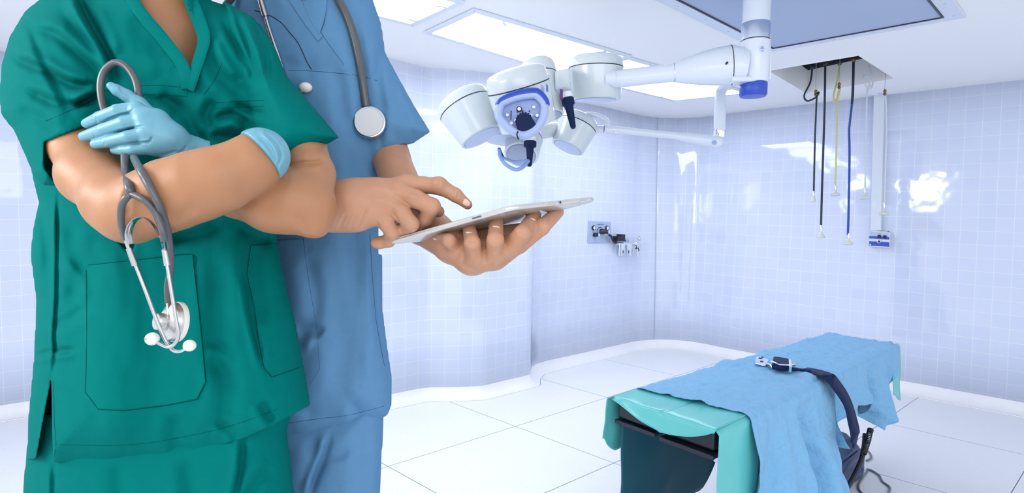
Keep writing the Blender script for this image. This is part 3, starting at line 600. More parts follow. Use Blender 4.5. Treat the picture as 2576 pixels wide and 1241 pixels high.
def side_flap(name, side, s0, s1, lens, flare, seed, m=SHEETG, nu=30, nv=24):
    def fn(u, v):
        s = s0 + (s1 - s0) * u; L_ = tab(u, lens); o = OUT * side; e = top(s, 0 if side < 0 else 1, .003) if s >= 0 else top(0, 0 if side < 0 else 1, .003) + AXIS * s
        r = .018; a = min(1, v * L_ / (r * 1.57)); d = max(0, v * L_ - r * 1.57)
        return e + o * (r * math.sin(a * math.pi / 2) + flare * d + .012 * nz(s * 9, v * 2, seed) * min(1, d * 6)) - Z * (r * (1 - math.cos(a * math.pi / 2)) + d)
    return sheet_obj(name, fn, nu, nv, m, sh)
side_flap('side_flap', 1, -.006, .14, [(0, .66), (1, .66)], .02, 2)
side_flap('side_flap', -1, -.03, .16, [(0, .19), (.35, .27), (1, .17)], .10, 3)
side_flap('side_flap', 1, .95, 1.02, [(0, .28), (1, .34)], .06, 4, nu=10)
side_flap('side_flap', -1, .94, 1.01, [(0, .15), (1, .15)], .05, 5, nu=10)
# darker sheet hanging on the far side, seen from under the table; dark cloth, with the table's shade put into its colour too
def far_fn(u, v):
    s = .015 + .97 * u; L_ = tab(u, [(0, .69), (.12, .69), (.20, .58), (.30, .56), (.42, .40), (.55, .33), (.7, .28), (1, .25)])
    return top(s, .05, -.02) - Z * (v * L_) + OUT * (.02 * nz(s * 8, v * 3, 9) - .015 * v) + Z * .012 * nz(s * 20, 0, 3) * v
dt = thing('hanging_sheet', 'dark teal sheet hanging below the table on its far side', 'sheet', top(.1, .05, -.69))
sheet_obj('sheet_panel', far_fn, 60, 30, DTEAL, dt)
# blue cotton drape
def s_of_x(px):
    lo, hi = 0.0, 1.0
    for _ in range(30):
        md = (lo + hi) / 2
        if proj(top(md, 1.0))[0] < px: lo = md
        else: hi = md
    return lo
DS0, DS1 = .035, .985
LT = [(s_of_x(x), l) for x, l in ((1862, .68), (1970, .69), (2020, .64), (2048, .52), (2072, .38), (2095, .29), (2115, .24), (2138, .22), (2158, .22), (2178, .33), (2198, .42), (2220, .36), (2243, .20))]
def drape_fn(u, v):
    """u along the table, v across and then down the right side"""
    s0_ = .068 + .034 * min(1.0, v / .42); s = s0_ + (DS1 - s0_) * u
    if v < .42:
        k = v / .42; uu = -.012 + 1.012 * k
        z = .011 + .004 * nz(s * 9, uu * 3, 1) + .012 * max(0, nz(s * 16 + uu * 5, uu * 4 - s * 6, 5)) + .008 * abs(nz(s * 26 - uu * 9, uu * 9 + s * 8, 21)) + .020 * math.exp(-((s - .42 - .12 * (uu - .3)) / .018) ** 2) * (1 - .3 * uu) + .016 * math.exp(-((s - .50 + .20 * (uu - .6)) / .022) ** 2) * uu + .008 * max(0, nz(s * 40 - uu * 6, uu * 7, 13)) * (1 if s > .3 else .4)
        z -= .012 * math.exp(-((uu + .012) / .02) ** 2)
        return top(s, uu, z)
    k = (v - .42) / .58; L_ = tab(s, LT); r = .030; d = k * L_
    a = min(1, d / (r * 1.57)); dd = max(0, d - r * 1.57)
    e = top(s, 1.0, .011 + .004 * nz(s * 9, 3, 1))
    g = min(1, dd * 3.2); gather = math.exp(-((s - s_of_x(2150)) / .10) ** 2)
    ph = 3.0 * nz(s * 3, 1, 2) + 1.4 * nz(s * 5, dd * 3.0, 4) + dd * 2.2 * (1 if s < .5 else -1)
    rip = math.sin(s * 31 + ph) * .55 + math.sin(s * 63 + 2 * ph + 1.3) * .28 + nz(s * 14, dd * 3, 7) * .6
    rip = rip * .058 * g * (.5 + 1.2 * hermit(min(1, s / .25))) + .012 * g * abs(nz(s * 22 + dd * 5, dd * 9 - s * 4, 3)) * (1 + gather) + .006 * g * nz(s * 46, dd * 16, 6)
    flare = .06 * dd + .03 * min(1, dd * 8) * max(0, 1 - s / .3) + .05 * g * hermit(min(1, s / .3)) * dd * 2
    flare *= 1 - .85 * hermit(min(1, max(0, (s - .62) / .25)))
    rip *= 1 - .5 * hermit(min(1, max(0, (s - .80) / .2)))
    diag = .018 * math.exp(-((dd - .10 - 1.3 * abs(s - s_of_x(2150))) / .03) ** 2) * g
    belly = .030 * gather * g
    # cloth pulled together under the strap
    pull = -(s - s_of_x(2150)) * .22 * gather * hermit(min(1, dd / .25))
    p = e + OUT * (r * math.sin(a * math.pi / 2) + flare + rip + diag - belly) - Z * (r * (1 - math.cos(a * math.pi / 2)) + dd) + AXIS * (pull * 1.2)
    return p
dr = MB(); dr.grid(drape_fn, 220, 130)
tag(dr.build('surgical_drape', DRAPE, None, angle=80, solid=.0025, fix=False), 'light blue cotton drape spread over the operating table and hanging down its right side', 'drape')
hm = [drape_fn(0.0, i / 60) + Z * .002 for i in range(61)]
# safety strap with buckle
st = thing('safety_strap', 'black safety strap with metal buckle lying across the blue drape', 'strap', top(.5, .6, .02))
sp = [(1972, 922), (1990, 926), (2010, 928), (2036, 931), (2058, 936)]
pts = []
for x, y in sp: pts.append(onz(x, y, TZ + .030))
hang = [(2085, 950), (2108, 975), (2130, 1010), (2143, 1050), (2150, 1090), (2150, 1112), (2147, 1128)]
ex = onz(2078, 944, TZ + .03)
for i, (x, y) in enumerate(hang): pts.append(onplane(x, y, ex + OUT * (.02 + .026 * min(i, 4)), OUT))
pts = smooth_line(pts, 5); b = MB(); vs = []
for i, p in enumerate(pts):
    t_ = (pts[min(i + 1, len(pts) - 1)] - pts[max(i - 1, 0)]).normalized(); sd = (AXIS - t_ * AXIS.dot(t_)).normalized(); wd = .032 if i < len(pts) - 8 else .030 * max(.30, (len(pts) - 1 - i) / 8)
    wd *= 1 + .3 * hermit(min(1, max(0, (i - 15) / 12)))
    vs += [p + sd * wd, p - sd * wd]
b.add(vs, [(2 * i, 2 * i + 1, 2 * i + 3, 2 * i + 2) for i in range(len(pts) - 1)]); b.build('webbing', NAVY, st, angle=80, solid=.004)
def buck(px, py): return onz(px, py, TZ + .032)
b = MB(); q = [buck(1942, 925), buck(1950, 912), buck(1984, 917), buck(1987, 934)]; q = [buck(x, y) for x, y in ((1941, 931), (1987, 935), (1984, 917), (1945, 911))]; b.hexa(q, [p + Z * .03 for p in q]); b.build('strap_roll', NAVY, st, bevel=.008)
b = MB(); q = [buck(x, y) for x, y in ((1899, 917), (1925, 923), (1934, 908), (1902, 899))]; b.hexa(q, [p + Z * .006 for p in q]); b.tube([buck(1925, 915), buck(1938, 925) + Z * .012, buck(1946, 929)], .006, 8); b.build('buckle_plate', CHROME, st, bevel=.002)
for x, y, r in ((1913, 905, .009), (1916, 913, .008), (1918, 902, .006)):
    b = MB(); b.lathe(buck(x, y) + Z * .005, Z, [(r, 0), (r, .003)], 12); b.build('buckle_slot', BLACK, st)
b = MB(); q = [buck(x, y) for x, y in ((1984, 937), (1991, 938), (1990, 921), (1983, 918))]; b.hexa(q, [p + Z * .03 for p in q]); b.tube([buck(1988, 929) + Z * .02, buck(1999, 928) + Z * .02], .006, 8); b.build('buckle_bar', CHROME, st, bevel=.002)
b = MB(); b.tube([buck(1938, 925) + Z * .03, buck(1950, 931) + Z * .032, buck(1960, 934) + Z * .03, buck(1984, 935) + Z * .03], .0035, 8); b.build('buckle_bail', CHROME, st)
# coiled lead and floor cables
cp0, cp1, cp2 = onplane(2190, 1080, top(.72, 1.0) + OUT * .05, OUT), onplane(2182, 1112, top(.66, 1.0) + OUT * .05, OUT), bq[2] + Z * .14 - OUT * .01
ln = smooth_line([cp0, cp1, onplane(2172, 1142, top(.62, 1.0) + OUT * .06, OUT)], 70); b = MB(); hp = []
for i, p in enumerate(ln):
    a = i * .8; t_ = (ln[-1] - ln[0]).normalized(); s1 = t_.orthogonal().normalized(); s2 = t_.cross(s1); hp.append(p + s1 * math.cos(a) * .012 + s2 * math.sin(a) * .012)
b.tube(hp, .0032, 6); tag(b.build('coiled_cord', BLACK), 'black coiled cord hanging below the far end of the blue drape', 'cord')
def cable(label, pts, r, m, z=.006): b = MB(); b.tube(smooth_line([onz(x, y, z) for x, y in pts], 6), r, 8); return tag(b.build('power_cable', m), label, 'cable')
GREYC = mat('grey_cable', (.16, .19, .24), .4)
cable('grey floor cable curving in a long loop from the table base', [(2180, 1181), (2192, 1184), (2212, 1197), (2220, 1212), (2238, 1226), (2236, 1240), (2225, 1250)], .0055, GREYC)
cable('grey floor cable dropping straight down beside the table base', [(2182, 1186), (2168, 1206), (2160, 1222), (2162, 1234), (2172, 1245)], .0055, GREYC)
cable('short grey cable end poking out behind the table base', [(2176, 1130), (2188, 1140), (2192, 1152), (2180, 1160)], .005, GREYC)

# ------------------------------------------------------------------ implicit-surface modeller for the two figures
# works on a grid of (image column, image row, distance) so that steps follow the needed detail; shapes are true 3-D solids in metres
def wpts(U):
    d = U[:, 2:3]; x = (U[:, 0:1] - CX) / FPX * d; y = (U[:, 1:2] - CY) / FPX * d
    return np.array(EYEP) + np.array(FW) * d + np.array(RT) * x - np.array(UP) * y
class Field:
    def __init__(s, u, v, d, su, sv, sd):
        s.u = np.arange(u[0], u[1] + su, su, dtype=np.float32); s.v = np.arange(v[0], v[1] + sv, sv, dtype=np.float32); s.d = np.arange(d[0], d[1] + sd, sd, dtype=np.float32)
        s.f = np.full((len(s.u), len(s.v), len(s.d)), 0.5, np.float32)
    def _blk(s, lo, hi):
        a = [max(0, int(np.searchsorted(g, l)) - 1) for g, l in zip((s.u, s.v, s.d), lo)]
        b = [min(len(g), int(np.searchsorted(g, h)) + 1) for g, h in zip((s.u, s.v, s.d), hi)]
        return tuple(slice(i, j) for i, j in zip(a, b))
    def _xyz(s, bl):
        u, v, d = s.u[bl[0]][:, None, None], s.v[bl[1]][None, :, None], s.d[bl[2]][None, None, :]
        return (u - CX) / FPX * d, (v - CY) / FPX * d, d + 0 * u + 0 * v
    @staticmethod
    def cam(p): return np.array([(p[0] - CX) / FPX * p[2], (p[1] - CY) / FPX * p[2], p[2]], np.float32)
    def merge(s, bl, g, k, op):
        f = s.f[bl]
        if op == 'sub': g = -g; 
        if op == 'add':
            h = np.clip(.5 + .5 * (f - g) / k, 0, 1); s.f[bl] = f * (1 - h) + g * h - k * h * (1 - h)
        else:
            h = np.clip(.5 - .5 * (f - g) / k, 0, 1); s.f[bl] = f * (1 - h) + g * h + k * h * (1 - h)
    def cone(s, a, b, ra, rb, k=.012, op='add', flat=1.0):
        """capsule from a to b (px, py, depth); radii in pixels at each end's own depth"""
        ra_, rb_ = ra * a[2] / FPX, rb * b[2] / FPX; m = max(ra_, rb_) + k + .012; A, B = s.cam(a), s.cam(b)
        dm = min(a[2], b[2]) - m; pm = m / max(dm, .2) * FPX * 1.05
        bl = s._blk((min(a[0], b[0]) - pm, min(a[1], b[1]) - pm, dm), (max(a[0], b[0]) + pm, max(a[1], b[1]) + pm, max(a[2], b[2]) + m))
        X, Y, D = s._xyz(bl); ab = B - A; L2 = float(ab @ ab) + 1e-12
        t = np.clip(((X - A[0]) * ab[0] + (Y - A[1]) * ab[1] + (D - A[2]) * ab[2]) / L2, 0, 1)
        g = np.sqrt((X - A[0] - t * ab[0]) ** 2 + (Y - A[1] - t * ab[1]) ** 2 + ((D - A[2] - t * ab[2]) / flat) ** 2) - (ra_ + t * (rb_ - ra_))
        s.merge(bl, g, k, op)
    def chain(s, pts, rs, k=.008, op='add', flat=1.0):
        for i in range(len(pts) - 1): s.cone(pts[i], pts[i + 1], rs[i], rs[i + 1], k, op, flat)
    def ell(s, c, r, k=.01, op='add', rot=None):
        """ellipsoid; r in metres (right, down, away)"""
        m = max(r) + k + .01; pm = m / (c[2] - m) * FPX; bl = s._blk((c[0] - pm, c[1] - pm, c[2] - m), (c[0] + pm, c[1] + pm, c[2] + m)); X, Y, D = s._xyz(bl); C = s.cam(c)
        x, y, z = X - C[0], Y - C[1], D - C[2]
        if rot is not None:
            R = np.array(rot, np.float32); x, y, z = (R[0, 0] * x + R[0, 1] * y + R[0, 2] * z, R[1, 0] * x + R[1, 1] * y + R[1, 2] * z, R[2, 0] * x + R[2, 1] * y + R[2, 2] * z)
        q = np.sqrt((x / r[0]) ** 2 + (y / r[1]) ** 2 + (z / r[2]) ** 2); q2 = np.sqrt((x / r[0] ** 2) ** 2 + (y / r[1] ** 2) ** 2 + (z / r[2] ** 2) ** 2) + 1e-6
        s.merge(bl, q * (q - 1) / q2, k, op)
    def poly2d(s, poly):
        P = np.array(poly, np.float32); u, v = s.u[:, None], s.v[None, :]
        dd = np.full((len(s.u), len(s.v)), 1e9, np.float32); ins = np.zeros(dd.shape, bool)
        for i in range(len(P)):
            a, b = P[i - 1], P[i]; e = b - a; w0, w1 = u - a[0], v - a[1]; t = np.clip((w0 * e[0] + w1 * e[1]) / (e @ e + 1e-9), 0, 1)
            dd = np.minimum(dd, (w0 - t * e[0]) ** 2 + (w1 - t * e[1]) ** 2)
            if a[1] != b[1]: c = ((a[1] > v) != (b[1] > v)) & (u < (b[0] - a[0]) * (v - a[1]) / (b[1] - a[1]) + a[0]); ins ^= c
        dd = np.sqrt(dd); return np.where(ins, -dd, dd)
    def puff(s, poly, dc, T, w, k=.015, op='add', gu=0.0, gv=0.0, ref=(0, 0), power=2.0):
        """rounded solid with the outline poly; dc middle depth (tilted by gu, gv per px), T half thickness (number or fn of row), w px over which it rounds off"""
        p2 = s.poly2d(poly); Dc = dc + gu * (s.u[:, None] - ref[0]) + gv * (s.v[None, :] - ref[1])
        Tt = T if not callable(T) else np.array([T(float(y)) for y in s.v], np.float32)[None, :]
        q = np.clip(-p2 / w, 0, 1); prof = (1 - (1 - q) ** power) ** (1 / power)
        g = np.where((p2 < 0)[:, :, None], np.maximum(np.abs(s.d[None, None, :] - Dc[:, :, None]) - (Tt * prof)[:, :, None], (p2 * (dc / FPX))[:, :, None]), np.maximum((p2 * (dc / FPX))[:, :, None], np.abs(s.d[None, None, :] - Dc[:, :, None]) - 0.0))
        s.merge((slice(None),) * 3, g.astype(np.float32), k, op)
    def prism(s, poly, d0, d1, k=.001, op='sub'):
        p2 = s.poly2d(poly) * (.5 * (max(d0, .3) + d1) / FPX); g = np.maximum(p2[:, :, None], np.maximum(d0 - s.d, s.d - d1)[None, None, :]); s.merge((slice(None),) * 3, g, k, op)
    def plane(s, p, n, k=.001):
        """keep the side n points away from; p (px,py,depth), n camera-space metres"""
        X, Y, D = s._xyz((slice(None),) * 3); C = s.cam(p); n = np.array(n) / np.linalg.norm(n); s.merge((slice(None),) * 3, (X - C[0]) * n[0] + (Y - C[1]) * n[1] + (D - C[2]) * n[2], k, 'int')
    def mesh(s):
        """surface nets -> vertices (px, py, depth) and quads"""
        f = s.f; f[0] = f[-1] = .01; f[:, 0] = f[:, -1] = .01; f[:, :, 0] = f[:, :, -1] = .01; ins = f < 0; nx, ny, nz_ = f.shape
        c = np.zeros((nx - 1, ny - 1, nz_ - 1), np.uint8)
        for i in (0, 1):
            for j in (0, 1):
                for l in (0, 1): c += ins[i:nx - 1 + i, j:ny - 1 + j, l:nz_ - 1 + l]
        act = (c > 0) & (c < 8); idx = np.full(act.shape, -1, np.int32); cells = np.argwhere(act); idx[act] = np.arange(len(cells))
        acc = np.zeros((len(cells), 3)); cnt = np.zeros(len(cells)); val = {}
        for i in (0, 1):
            for j in (0, 1):
                for l in (0, 1): val[i, j, l] = f[cells[:, 0] + i, cells[:, 1] + j, cells[:, 2] + l]
        K = list(val)
        for a in K:
            for ax in range(3):
                if a[ax]: continue
                b = list(a); b[ax] = 1; b = tuple(b); va, vb = val[a], val[b]; m = (va < 0) != (vb < 0); t = np.where(m, va / np.where(m, va - vb, 1), 0)
                p = np.tile(np.array(a, float), (len(cells), 1)); p[:, ax] = t; acc[m] += p[m]; cnt[m] += 1
        p = cells + acc / cnt[:, None]; U = np.stack([s.u[0] + p[:, 0] * (s.u[1] - s.u[0]), s.v[0] + p[:, 1] * (s.v[1] - s.v[0]), s.d[0] + p[:, 2] * (s.d[1] - s.d[0])], 1)
        Q = []
        for ax in range(3):
            sl0 = [slice(1, -1)] * 3; sl0[ax] = slice(0, -1); sl1 = [slice(1, -1)] * 3; sl1[ax] = slice(1, None)
            A, B = ins[tuple(sl0)], ins[tuple(sl1)]; e = np.argwhere(A != B)
            off = np.ones(3, int); off[ax] = 0; e = e + off; o1, o2 = [k for k in range(3) if k != ax]
            sgn = ins[tuple(e.T)]
            def at(d1, d2): q = e.copy(); q[:, o1] -= d1; q[:, o2] -= d2; return idx[tuple(q.T)]
            q = np.stack([at(1, 1), at(0, 1), at(0, 0), at(1, 0)], 1)
            flip = sgn if ax != 1 else ~sgn
            q[~flip] = q[~flip][:, ::-1]; Q.append(q)
        return U, np.concatenate(Q)
def relax(U, Q, it=2, lam=.5):
    E = np.concatenate([Q[:, [0, 1]], Q[:, [1, 2]], Q[:, [2, 3]], Q[:, [3, 0]]]); E = np.concatenate([E, E[:, ::-1]]); n = len(U); deg = np.bincount(E[:, 0], minlength=n)[:, None]
    for _ in range(it):
        S = np.stack([np.bincount(E[:, 0], U[E[:, 1], k], n) for k in range(3)], 1) / np.maximum(deg, 1); U = U + lam * (S - U)
    return U
def seg_dist(P, line):
    """distance of 2-D points to a polyline, with side and position along"""
    L = np.array(line, float); best = np.full(len(P), 1e9); side = np.zeros(len(P)); tt = np.zeros(len(P)); tot = np.linalg.norm(np.diff(L, axis=0), axis=1); cum = np.concatenate([[0], np.cumsum(tot)])
    for i in range(len(L) - 1):
        a, e = L[i], L[i + 1] - L[i]; w_ = P - a; t = np.clip((w_ @ e) / (e @ e + 1e-9), 0, 1); d = np.linalg.norm(w_ - t[:, None] * e, axis=1); m = d < best
        best[m] = d[m]; side[m] = np.sign(e[0] * w_[m, 1] - e[1] * w_[m, 0]); tt[m] = (cum[i] + t[m] * tot[i]) / cum[-1]
    return best, side, tt
def folds(U, items, dmax):
    """cloth folds: (polyline px, width px, height m (negative: valley), shoulder)"""
    P = U[:, :2]; out = np.zeros(len(U)); front = U[:, 2] < dmax
    for it in items:
        line, wd, amp = it[:3]; sh_ = it[3] if len(it) > 3 else .5
        line = [tuple(q)[:2] for q in smooth_line([Vector((*q, 0)) for q in line], 5)] if len(line) > 2 else line
        lo = np.min(line, 0) - 4 * wd; hi = np.max(line, 0) + 4 * wd; m = front & (P[:, 0] > lo[0]) & (P[:, 0] < hi[0]) & (P[:, 1] > lo[1]) & (P[:, 1] < hi[1])
        if not m.any(): continue
        d, s_, t = seg_dist(P[m], line); env = np.clip(np.minimum(t, 1 - t) * 5 + .12, 0, 1)
        x = d / wd * s_; out[m] += amp * env * (np.exp(-x * x) - sh_ * np.exp(-((x - 1.9) / 1.2) ** 2))
    U = U.copy(); U[:, 2] -= out; return U
def fold_noise(U, dmax, amp, su, sv, seed, rows=None):
    m = U[:, 2] < dmax; U = U.copy()
    if rows: m &= (U[:, 1] > rows[0]) & (U[:, 1] < rows[1])
    q = np.array([noise.noise(Vector((a / su, b / sv, seed))) for a, b in U[m, :2]]); U[m, 2] -= amp * q; return U
def to_obj(parts, name, mats, parent):
    """join (U, Q, material index) pieces as one mesh"""
    vs = []; fs = []; mi = []; n = 0
    for U, Q, k in parts: vs.append(wpts(U)); fs.append(Q + n); n += len(U); mi.append(np.full(len(Q), k))
    vs = np.concatenate(vs); fs = np.concatenate(fs); mi = np.concatenate(mi); base = np.array(root_of(parent)) if parent else np.zeros(3)
    me = bpy.data.meshes.new(name); me.vertices.add(len(vs)); me.vertices.foreach_set('co', (vs - base).astype(np.float32).ravel())
    me.loops.add(fs.size); me.loops.foreach_set('vertex_index', fs.ravel().astype(np.int32)); me.polygons.add(len(fs)); me.polygons.foreach_set('loop_start', np.arange(0, fs.size, 4, dtype=np.int32)); me.polygons.foreach_set('loop_total', np.full(len(fs), 4, np.int32))
    me.polygons.foreach_set('material_index', mi.astype(np.int32)); me.polygons.foreach_set('use_smooth', np.ones(len(fs), bool))
    for q in mats: me.materials.append(q)
    me.update(calc_edges=True); me.validate()
    o = bpy.data.objects.new(name, me); COL.objects.link(o)
    if parent: o.parent = parent
    return o
def bvh_np(parts):
    V = np.concatenate([wpts(U) for U, Q, k in parts]); n = 0; F = []
    for U, Q, k in parts: F.append(Q + n); n += len(U)
    return BVHTree.FromPolygons([tuple(v) for v in V], [tuple(int(i) for i in q) for q in np.concatenate(F)])
def cast(bv, px, py, default=1.0):
    p, nn, _, dist = bv.ray_cast(EYEP, ray(px, py).normalized())
    return ((p - EYEP).dot(FW), nn) if p is not None else (default, -FW)
def resample(poly, step, closed=True):
    out = []; n = len(poly)
    for i in range(n if closed else n - 1):
        a, b = Vector(poly[i][:2]), Vector(poly[(i + 1) % n][:2]); k = max(1, int((b - a).length / step)); out += [a.lerp(b, j / k) for j in range(k)]
    if not closed: out.append(Vector(poly[-1][:2]))
    return out
def patch(bv, poly, lift, name, m, parent, step=7, thick=.003, extra=None, dflt=.97, dmax=1.27):
    """a piece of cloth of the given outline laid on the surface under it, lift metres proud"""
    bd = resample(poly, step); n = len(bd); pts = list(bd); lo = (min(p.x for p in bd), min(p.y for p in bd)); hi = (max(p.x for p in bd), max(p.y for p in bd))
    def inside(x, y):
        c = False
        for i in range(n):
            a, b_ = bd[i], bd[i - 1]
            if (a.y > y) != (b_.y > y) and x < (b_.x - a.x) * (y - a.y) / (b_.y - a.y) + a.x: c = not c
        return c
    y = lo[1] + step
    while y < hi[1]:
        x = lo[0] + step
        while x < hi[0]:
            if inside(x, y) and min((Vector((x, y)) - q).length for q in bd) > step * .6: pts.append(Vector((x, y)))
            x += step
        y += step
    vs, _, fs, *_ = delaunay_2d_cdt(pts, [(i, (i + 1) % n) for i in range(n)], [], 1, 1e-4)
    dep = []; last = dflt
    for v in vs:
        d = cast(bv, v.x, v.y, last)[0]; d = last if d > dmax else d; last = d; dep.append(d)
    F_ = [W(v.x, v.y, d - lift - (extra(v.x, v.y) if extra else 0)) for v, d in zip(vs, dep)]; nb = len(F_)
    b = MB(); b.add(F_, fs)
    bl = [W(vs[i].x, vs[i].y, dep[i] + thick) for i in range(n)]; b.add([F_[i] for i in range(n)] + bl, [(i, (i + 1) % n, n + (i + 1) % n, n + i) for i in range(n)])
    return b.build(name, m, parent, angle=50)
def stitch(bv, lines, name, m, parent, r=.0006, lift=.0, smooth=True):
    for ln in lines:
        ln = [tuple(q)[:2] for q in smooth_line([Vector((*q, 0)) for q in ln], 4)] if len(ln) > 2 and smooth else ln
        q = resample(ln, 8, False); pts = []; last = 1.0
        for v in q: d = cast(bv, v.x, v.y, last)[0]; last = d; pts.append(W(v.x, v.y, d - lift))
        b = MB(); b.tube(pts, r, 6); b.build('seam', m, parent)
def neck_strip(bv, path, out, half, name, m, parent, lift=.003):
    """flat folded band along a neckline; depth is read from the cloth a little to the outer side"""
    pts = []; hw = []
    for p in smooth_line([Vector((*q, 0)) for q in path], 6):
        d = cast(bv, p.x + out[0], p.y + out[1], 1.0)[0]; pts.append((p.x, p.y, d - lift))
    ds = [sum(q[2] for q in pts[max(0, i - 4):i + 5]) / len(pts[max(0, i - 4):i + 5]) for i in range(len(pts))]
    w = [W(p[0], p[1], d) for p, d in zip(pts, ds)]; t = (w[1] - w[0]).normalized(); b = MB()
    b.tube(w, [(half * d / FPX, .0022) for d in ds], 14, flat=t.cross(FW)); return b.build(name, m, parent)
SKIN = mat('skin', (.42, .20, .10), .45, spec=.4, sss=.12, noise_amt=.07, noise_scale=26, bump=.12, bump_scale=420); SKIN2 = mat('fair_skin', (.52, .27, .165), .46, spec=.4, sss=.12, noise_amt=.07, noise_scale=30, bump=.12, bump_scale=420)
NAIL = mat('fingernail', (.78, .50, .42), .25); NAILTIP = mat('nail_edge', (.66, .50, .40), .35)
GREEN = mat('green_scrub_cloth', (.0, .150, .140), .85, spec=.04, noise_amt=.05, noise_scale=60, bump=.15, bump_scale=900); GREEND = mat('green_thread', (.0, .075, .068), .9, spec=.05); GREENL = mat('green_light_thread', (.0, .19, .17), .9, spec=.05)
BLUE = mat('blue_scrub_cloth', (.115, .265, .46), .85, spec=.06, noise_amt=.05, noise_scale=60, bump=.15, bump_scale=900); BLUED = mat('navy_thread', (.012, .045, .12), .8); BLUEL = mat('blue_light_thread', (.09, .23, .43), .8)
GLOVE = mat('nitrile_glove', (.145, .375, .485), .38, spec=.5, sss=.05, noise_amt=.04, noise_scale=20); HAIR = mat('dark_hair', (.012, .009, .007), .45)
TUBEG = mat('grey_stethoscope_tubing', (.085, .09, .10), .3, spec=.6); IVORY = mat('ivory_plastic', (.80, .78, .72), .3); SILVER = mat('polished_silver', (.56, .57, .59), .12, 1.0); SILVERM = mat('matte_silver', (.60, .60, .585), .32, .9)

def head_field(cx, cy, d, s, yaw=0.0):
    """neck, head with brow, nose, lips, chin and ears; face turned by yaw; s metres per unit head"""
    F = Field((cx - 260, cx + 260), (cy - 420, cy + 330), (d - .24, d + .24), 5, 5, .005); k = FPX / d
    c_, s_ = math.cos(yaw), math.sin(yaw)
    def at(x, y, z): return (cx + (x * c_ - z * s_) * s * k, cy + y * s * k, d + (x * s_ + z * c_) * s)
    F.ell(at(0, -.02, .02), (.078 * s, .118 * s, .098 * s), .02); F.ell(at(0, .045, -.02), (.060 * s, .075 * s, .075 * s), .02); F.ell(at(0, .095, -.055), (.026 * s, .020 * s, .024 * s), .02)
    F.cone(at(0, -.005, -.095), at(0, .032, -.118), 11 * s * k / 900, 16 * s * k / 900, .010); F.ell(at(-.014, .036, -.105), (.010 * s,) * 3, .006); F.ell(at(.014, .036, -.105), (.010 * s,) * 3, .006)
    F.cone(at(-.038, -.022, -.088), at(.038, -.022, -.088), 10 * s * k / 900, 10 * s * k / 900, .012)
    for sx in (-1, 1):
        F.ell(at(.032 * sx, .0, -.092), (.017 * s, .012 * s, .012 * s), .008, 'sub'); F.ell(at(.031 * sx, .002, -.080), (.0125 * s,) * 3, .003); F.ell(at(.040 * sx, .030, -.075), (.024 * s, .02 * s, .02 * s), .015)
        F.ell(at(.080 * sx, .01, .015), (.008 * s, .032 * s, .019 * s), .006)
    F.cone(at(-.018, .063, -.095), at(.018, .063, -.095), 5 * s * k / 900, 5 * s * k / 900, .006); F.cone(at(-.016, .072, -.093), at(.016, .072, -.093), 6 * s * k / 900, 6 * s * k / 900, .006)
    F.cone(at(-.02, .0675, -.102), at(.02, .0675, -.102), 1.6 * s * k / 900, 1.6 * s * k / 900, .003, 'sub')
    return F, at

# ================================================================== person in green scrubs
FEET_G = 1.06
gp = thing('person', 'person in green scrubs with arms crossed, holding a stethoscope in a blue gloved hand', 'person', Vector((W(430, 620, FEET_G).x, W(430, 620, FEET_G).y, 0)))
# --- scrub top
G = Field((-60, 880), (-110, 1200), (.76, 1.30), 4, 4, .0045)
torso = [(330, -110), (215, -30), (120, 10), (85, 90), (80, 250), (70, 383), (82, 447), (97, 510), (84, 570), (76, 640), (84, 700), (91, 755), (88, 830), (85, 900), (78, 980), (71, 1050), (66, 1200), (800, 1200), (790, 1060), (781, 1017), (768, 940), (756, 878), (741, 800), (724, 740), (708, 665), (697, 612), (702, 500), (712, 380), (705, 200), (690, 118), (655, 60), (600, 25), (530, 0), (500, -110)]
G.puff(torso, 1.085, lambda y: .128 + .012 * math.exp(-((y - 230) / 130) ** 2) - .022 * math.exp(-((y - 640) / 150) ** 2), 210, power=2.2, gu=.00006, ref=(430, 0))
# sleeve on the left of the picture
slA = [(200, -60), (100, -2), (62, 28), (24, 92), (4, 160), (-2, 230), (1, 284), (16, 306), (34, 326), (60, 384), (84, 440), (108, 466), (150, 470), (200, 420), (262, 330), (285, 250), (288, 150), (262, 60)]
G.puff(slA, 1.0, .088, 120, k=.03, gv=-.00022, ref=(0, 150), power=2.0)
# sleeve on the right
slB = [(560, 0), (640, 45), (692, 118), (722, 192), (760, 236), (798, 280), (854, 346), (800, 377), (738, 412), (700, 436), (668, 420), (640, 330), (600, 150)]
G.puff(slB, 1.02, .085, 90, k=.03, gv=-.0002, ref=(0, 200), power=2.0)
# openings: cuffs, neck, hem
axA = F3 = (Field.cam((330, 545, .80)) - Field.cam((165, 370, .91)))
X, Y, D = G._xyz((slice(None),) * 3)
def half(fld, p, n):
    C = fld.cam(p); n = np.array(n) / np.linalg.norm(n); return (X - C[0]) * n[0] + (Y - C[1]) * n[1] + (D - C[2]) * n[2]
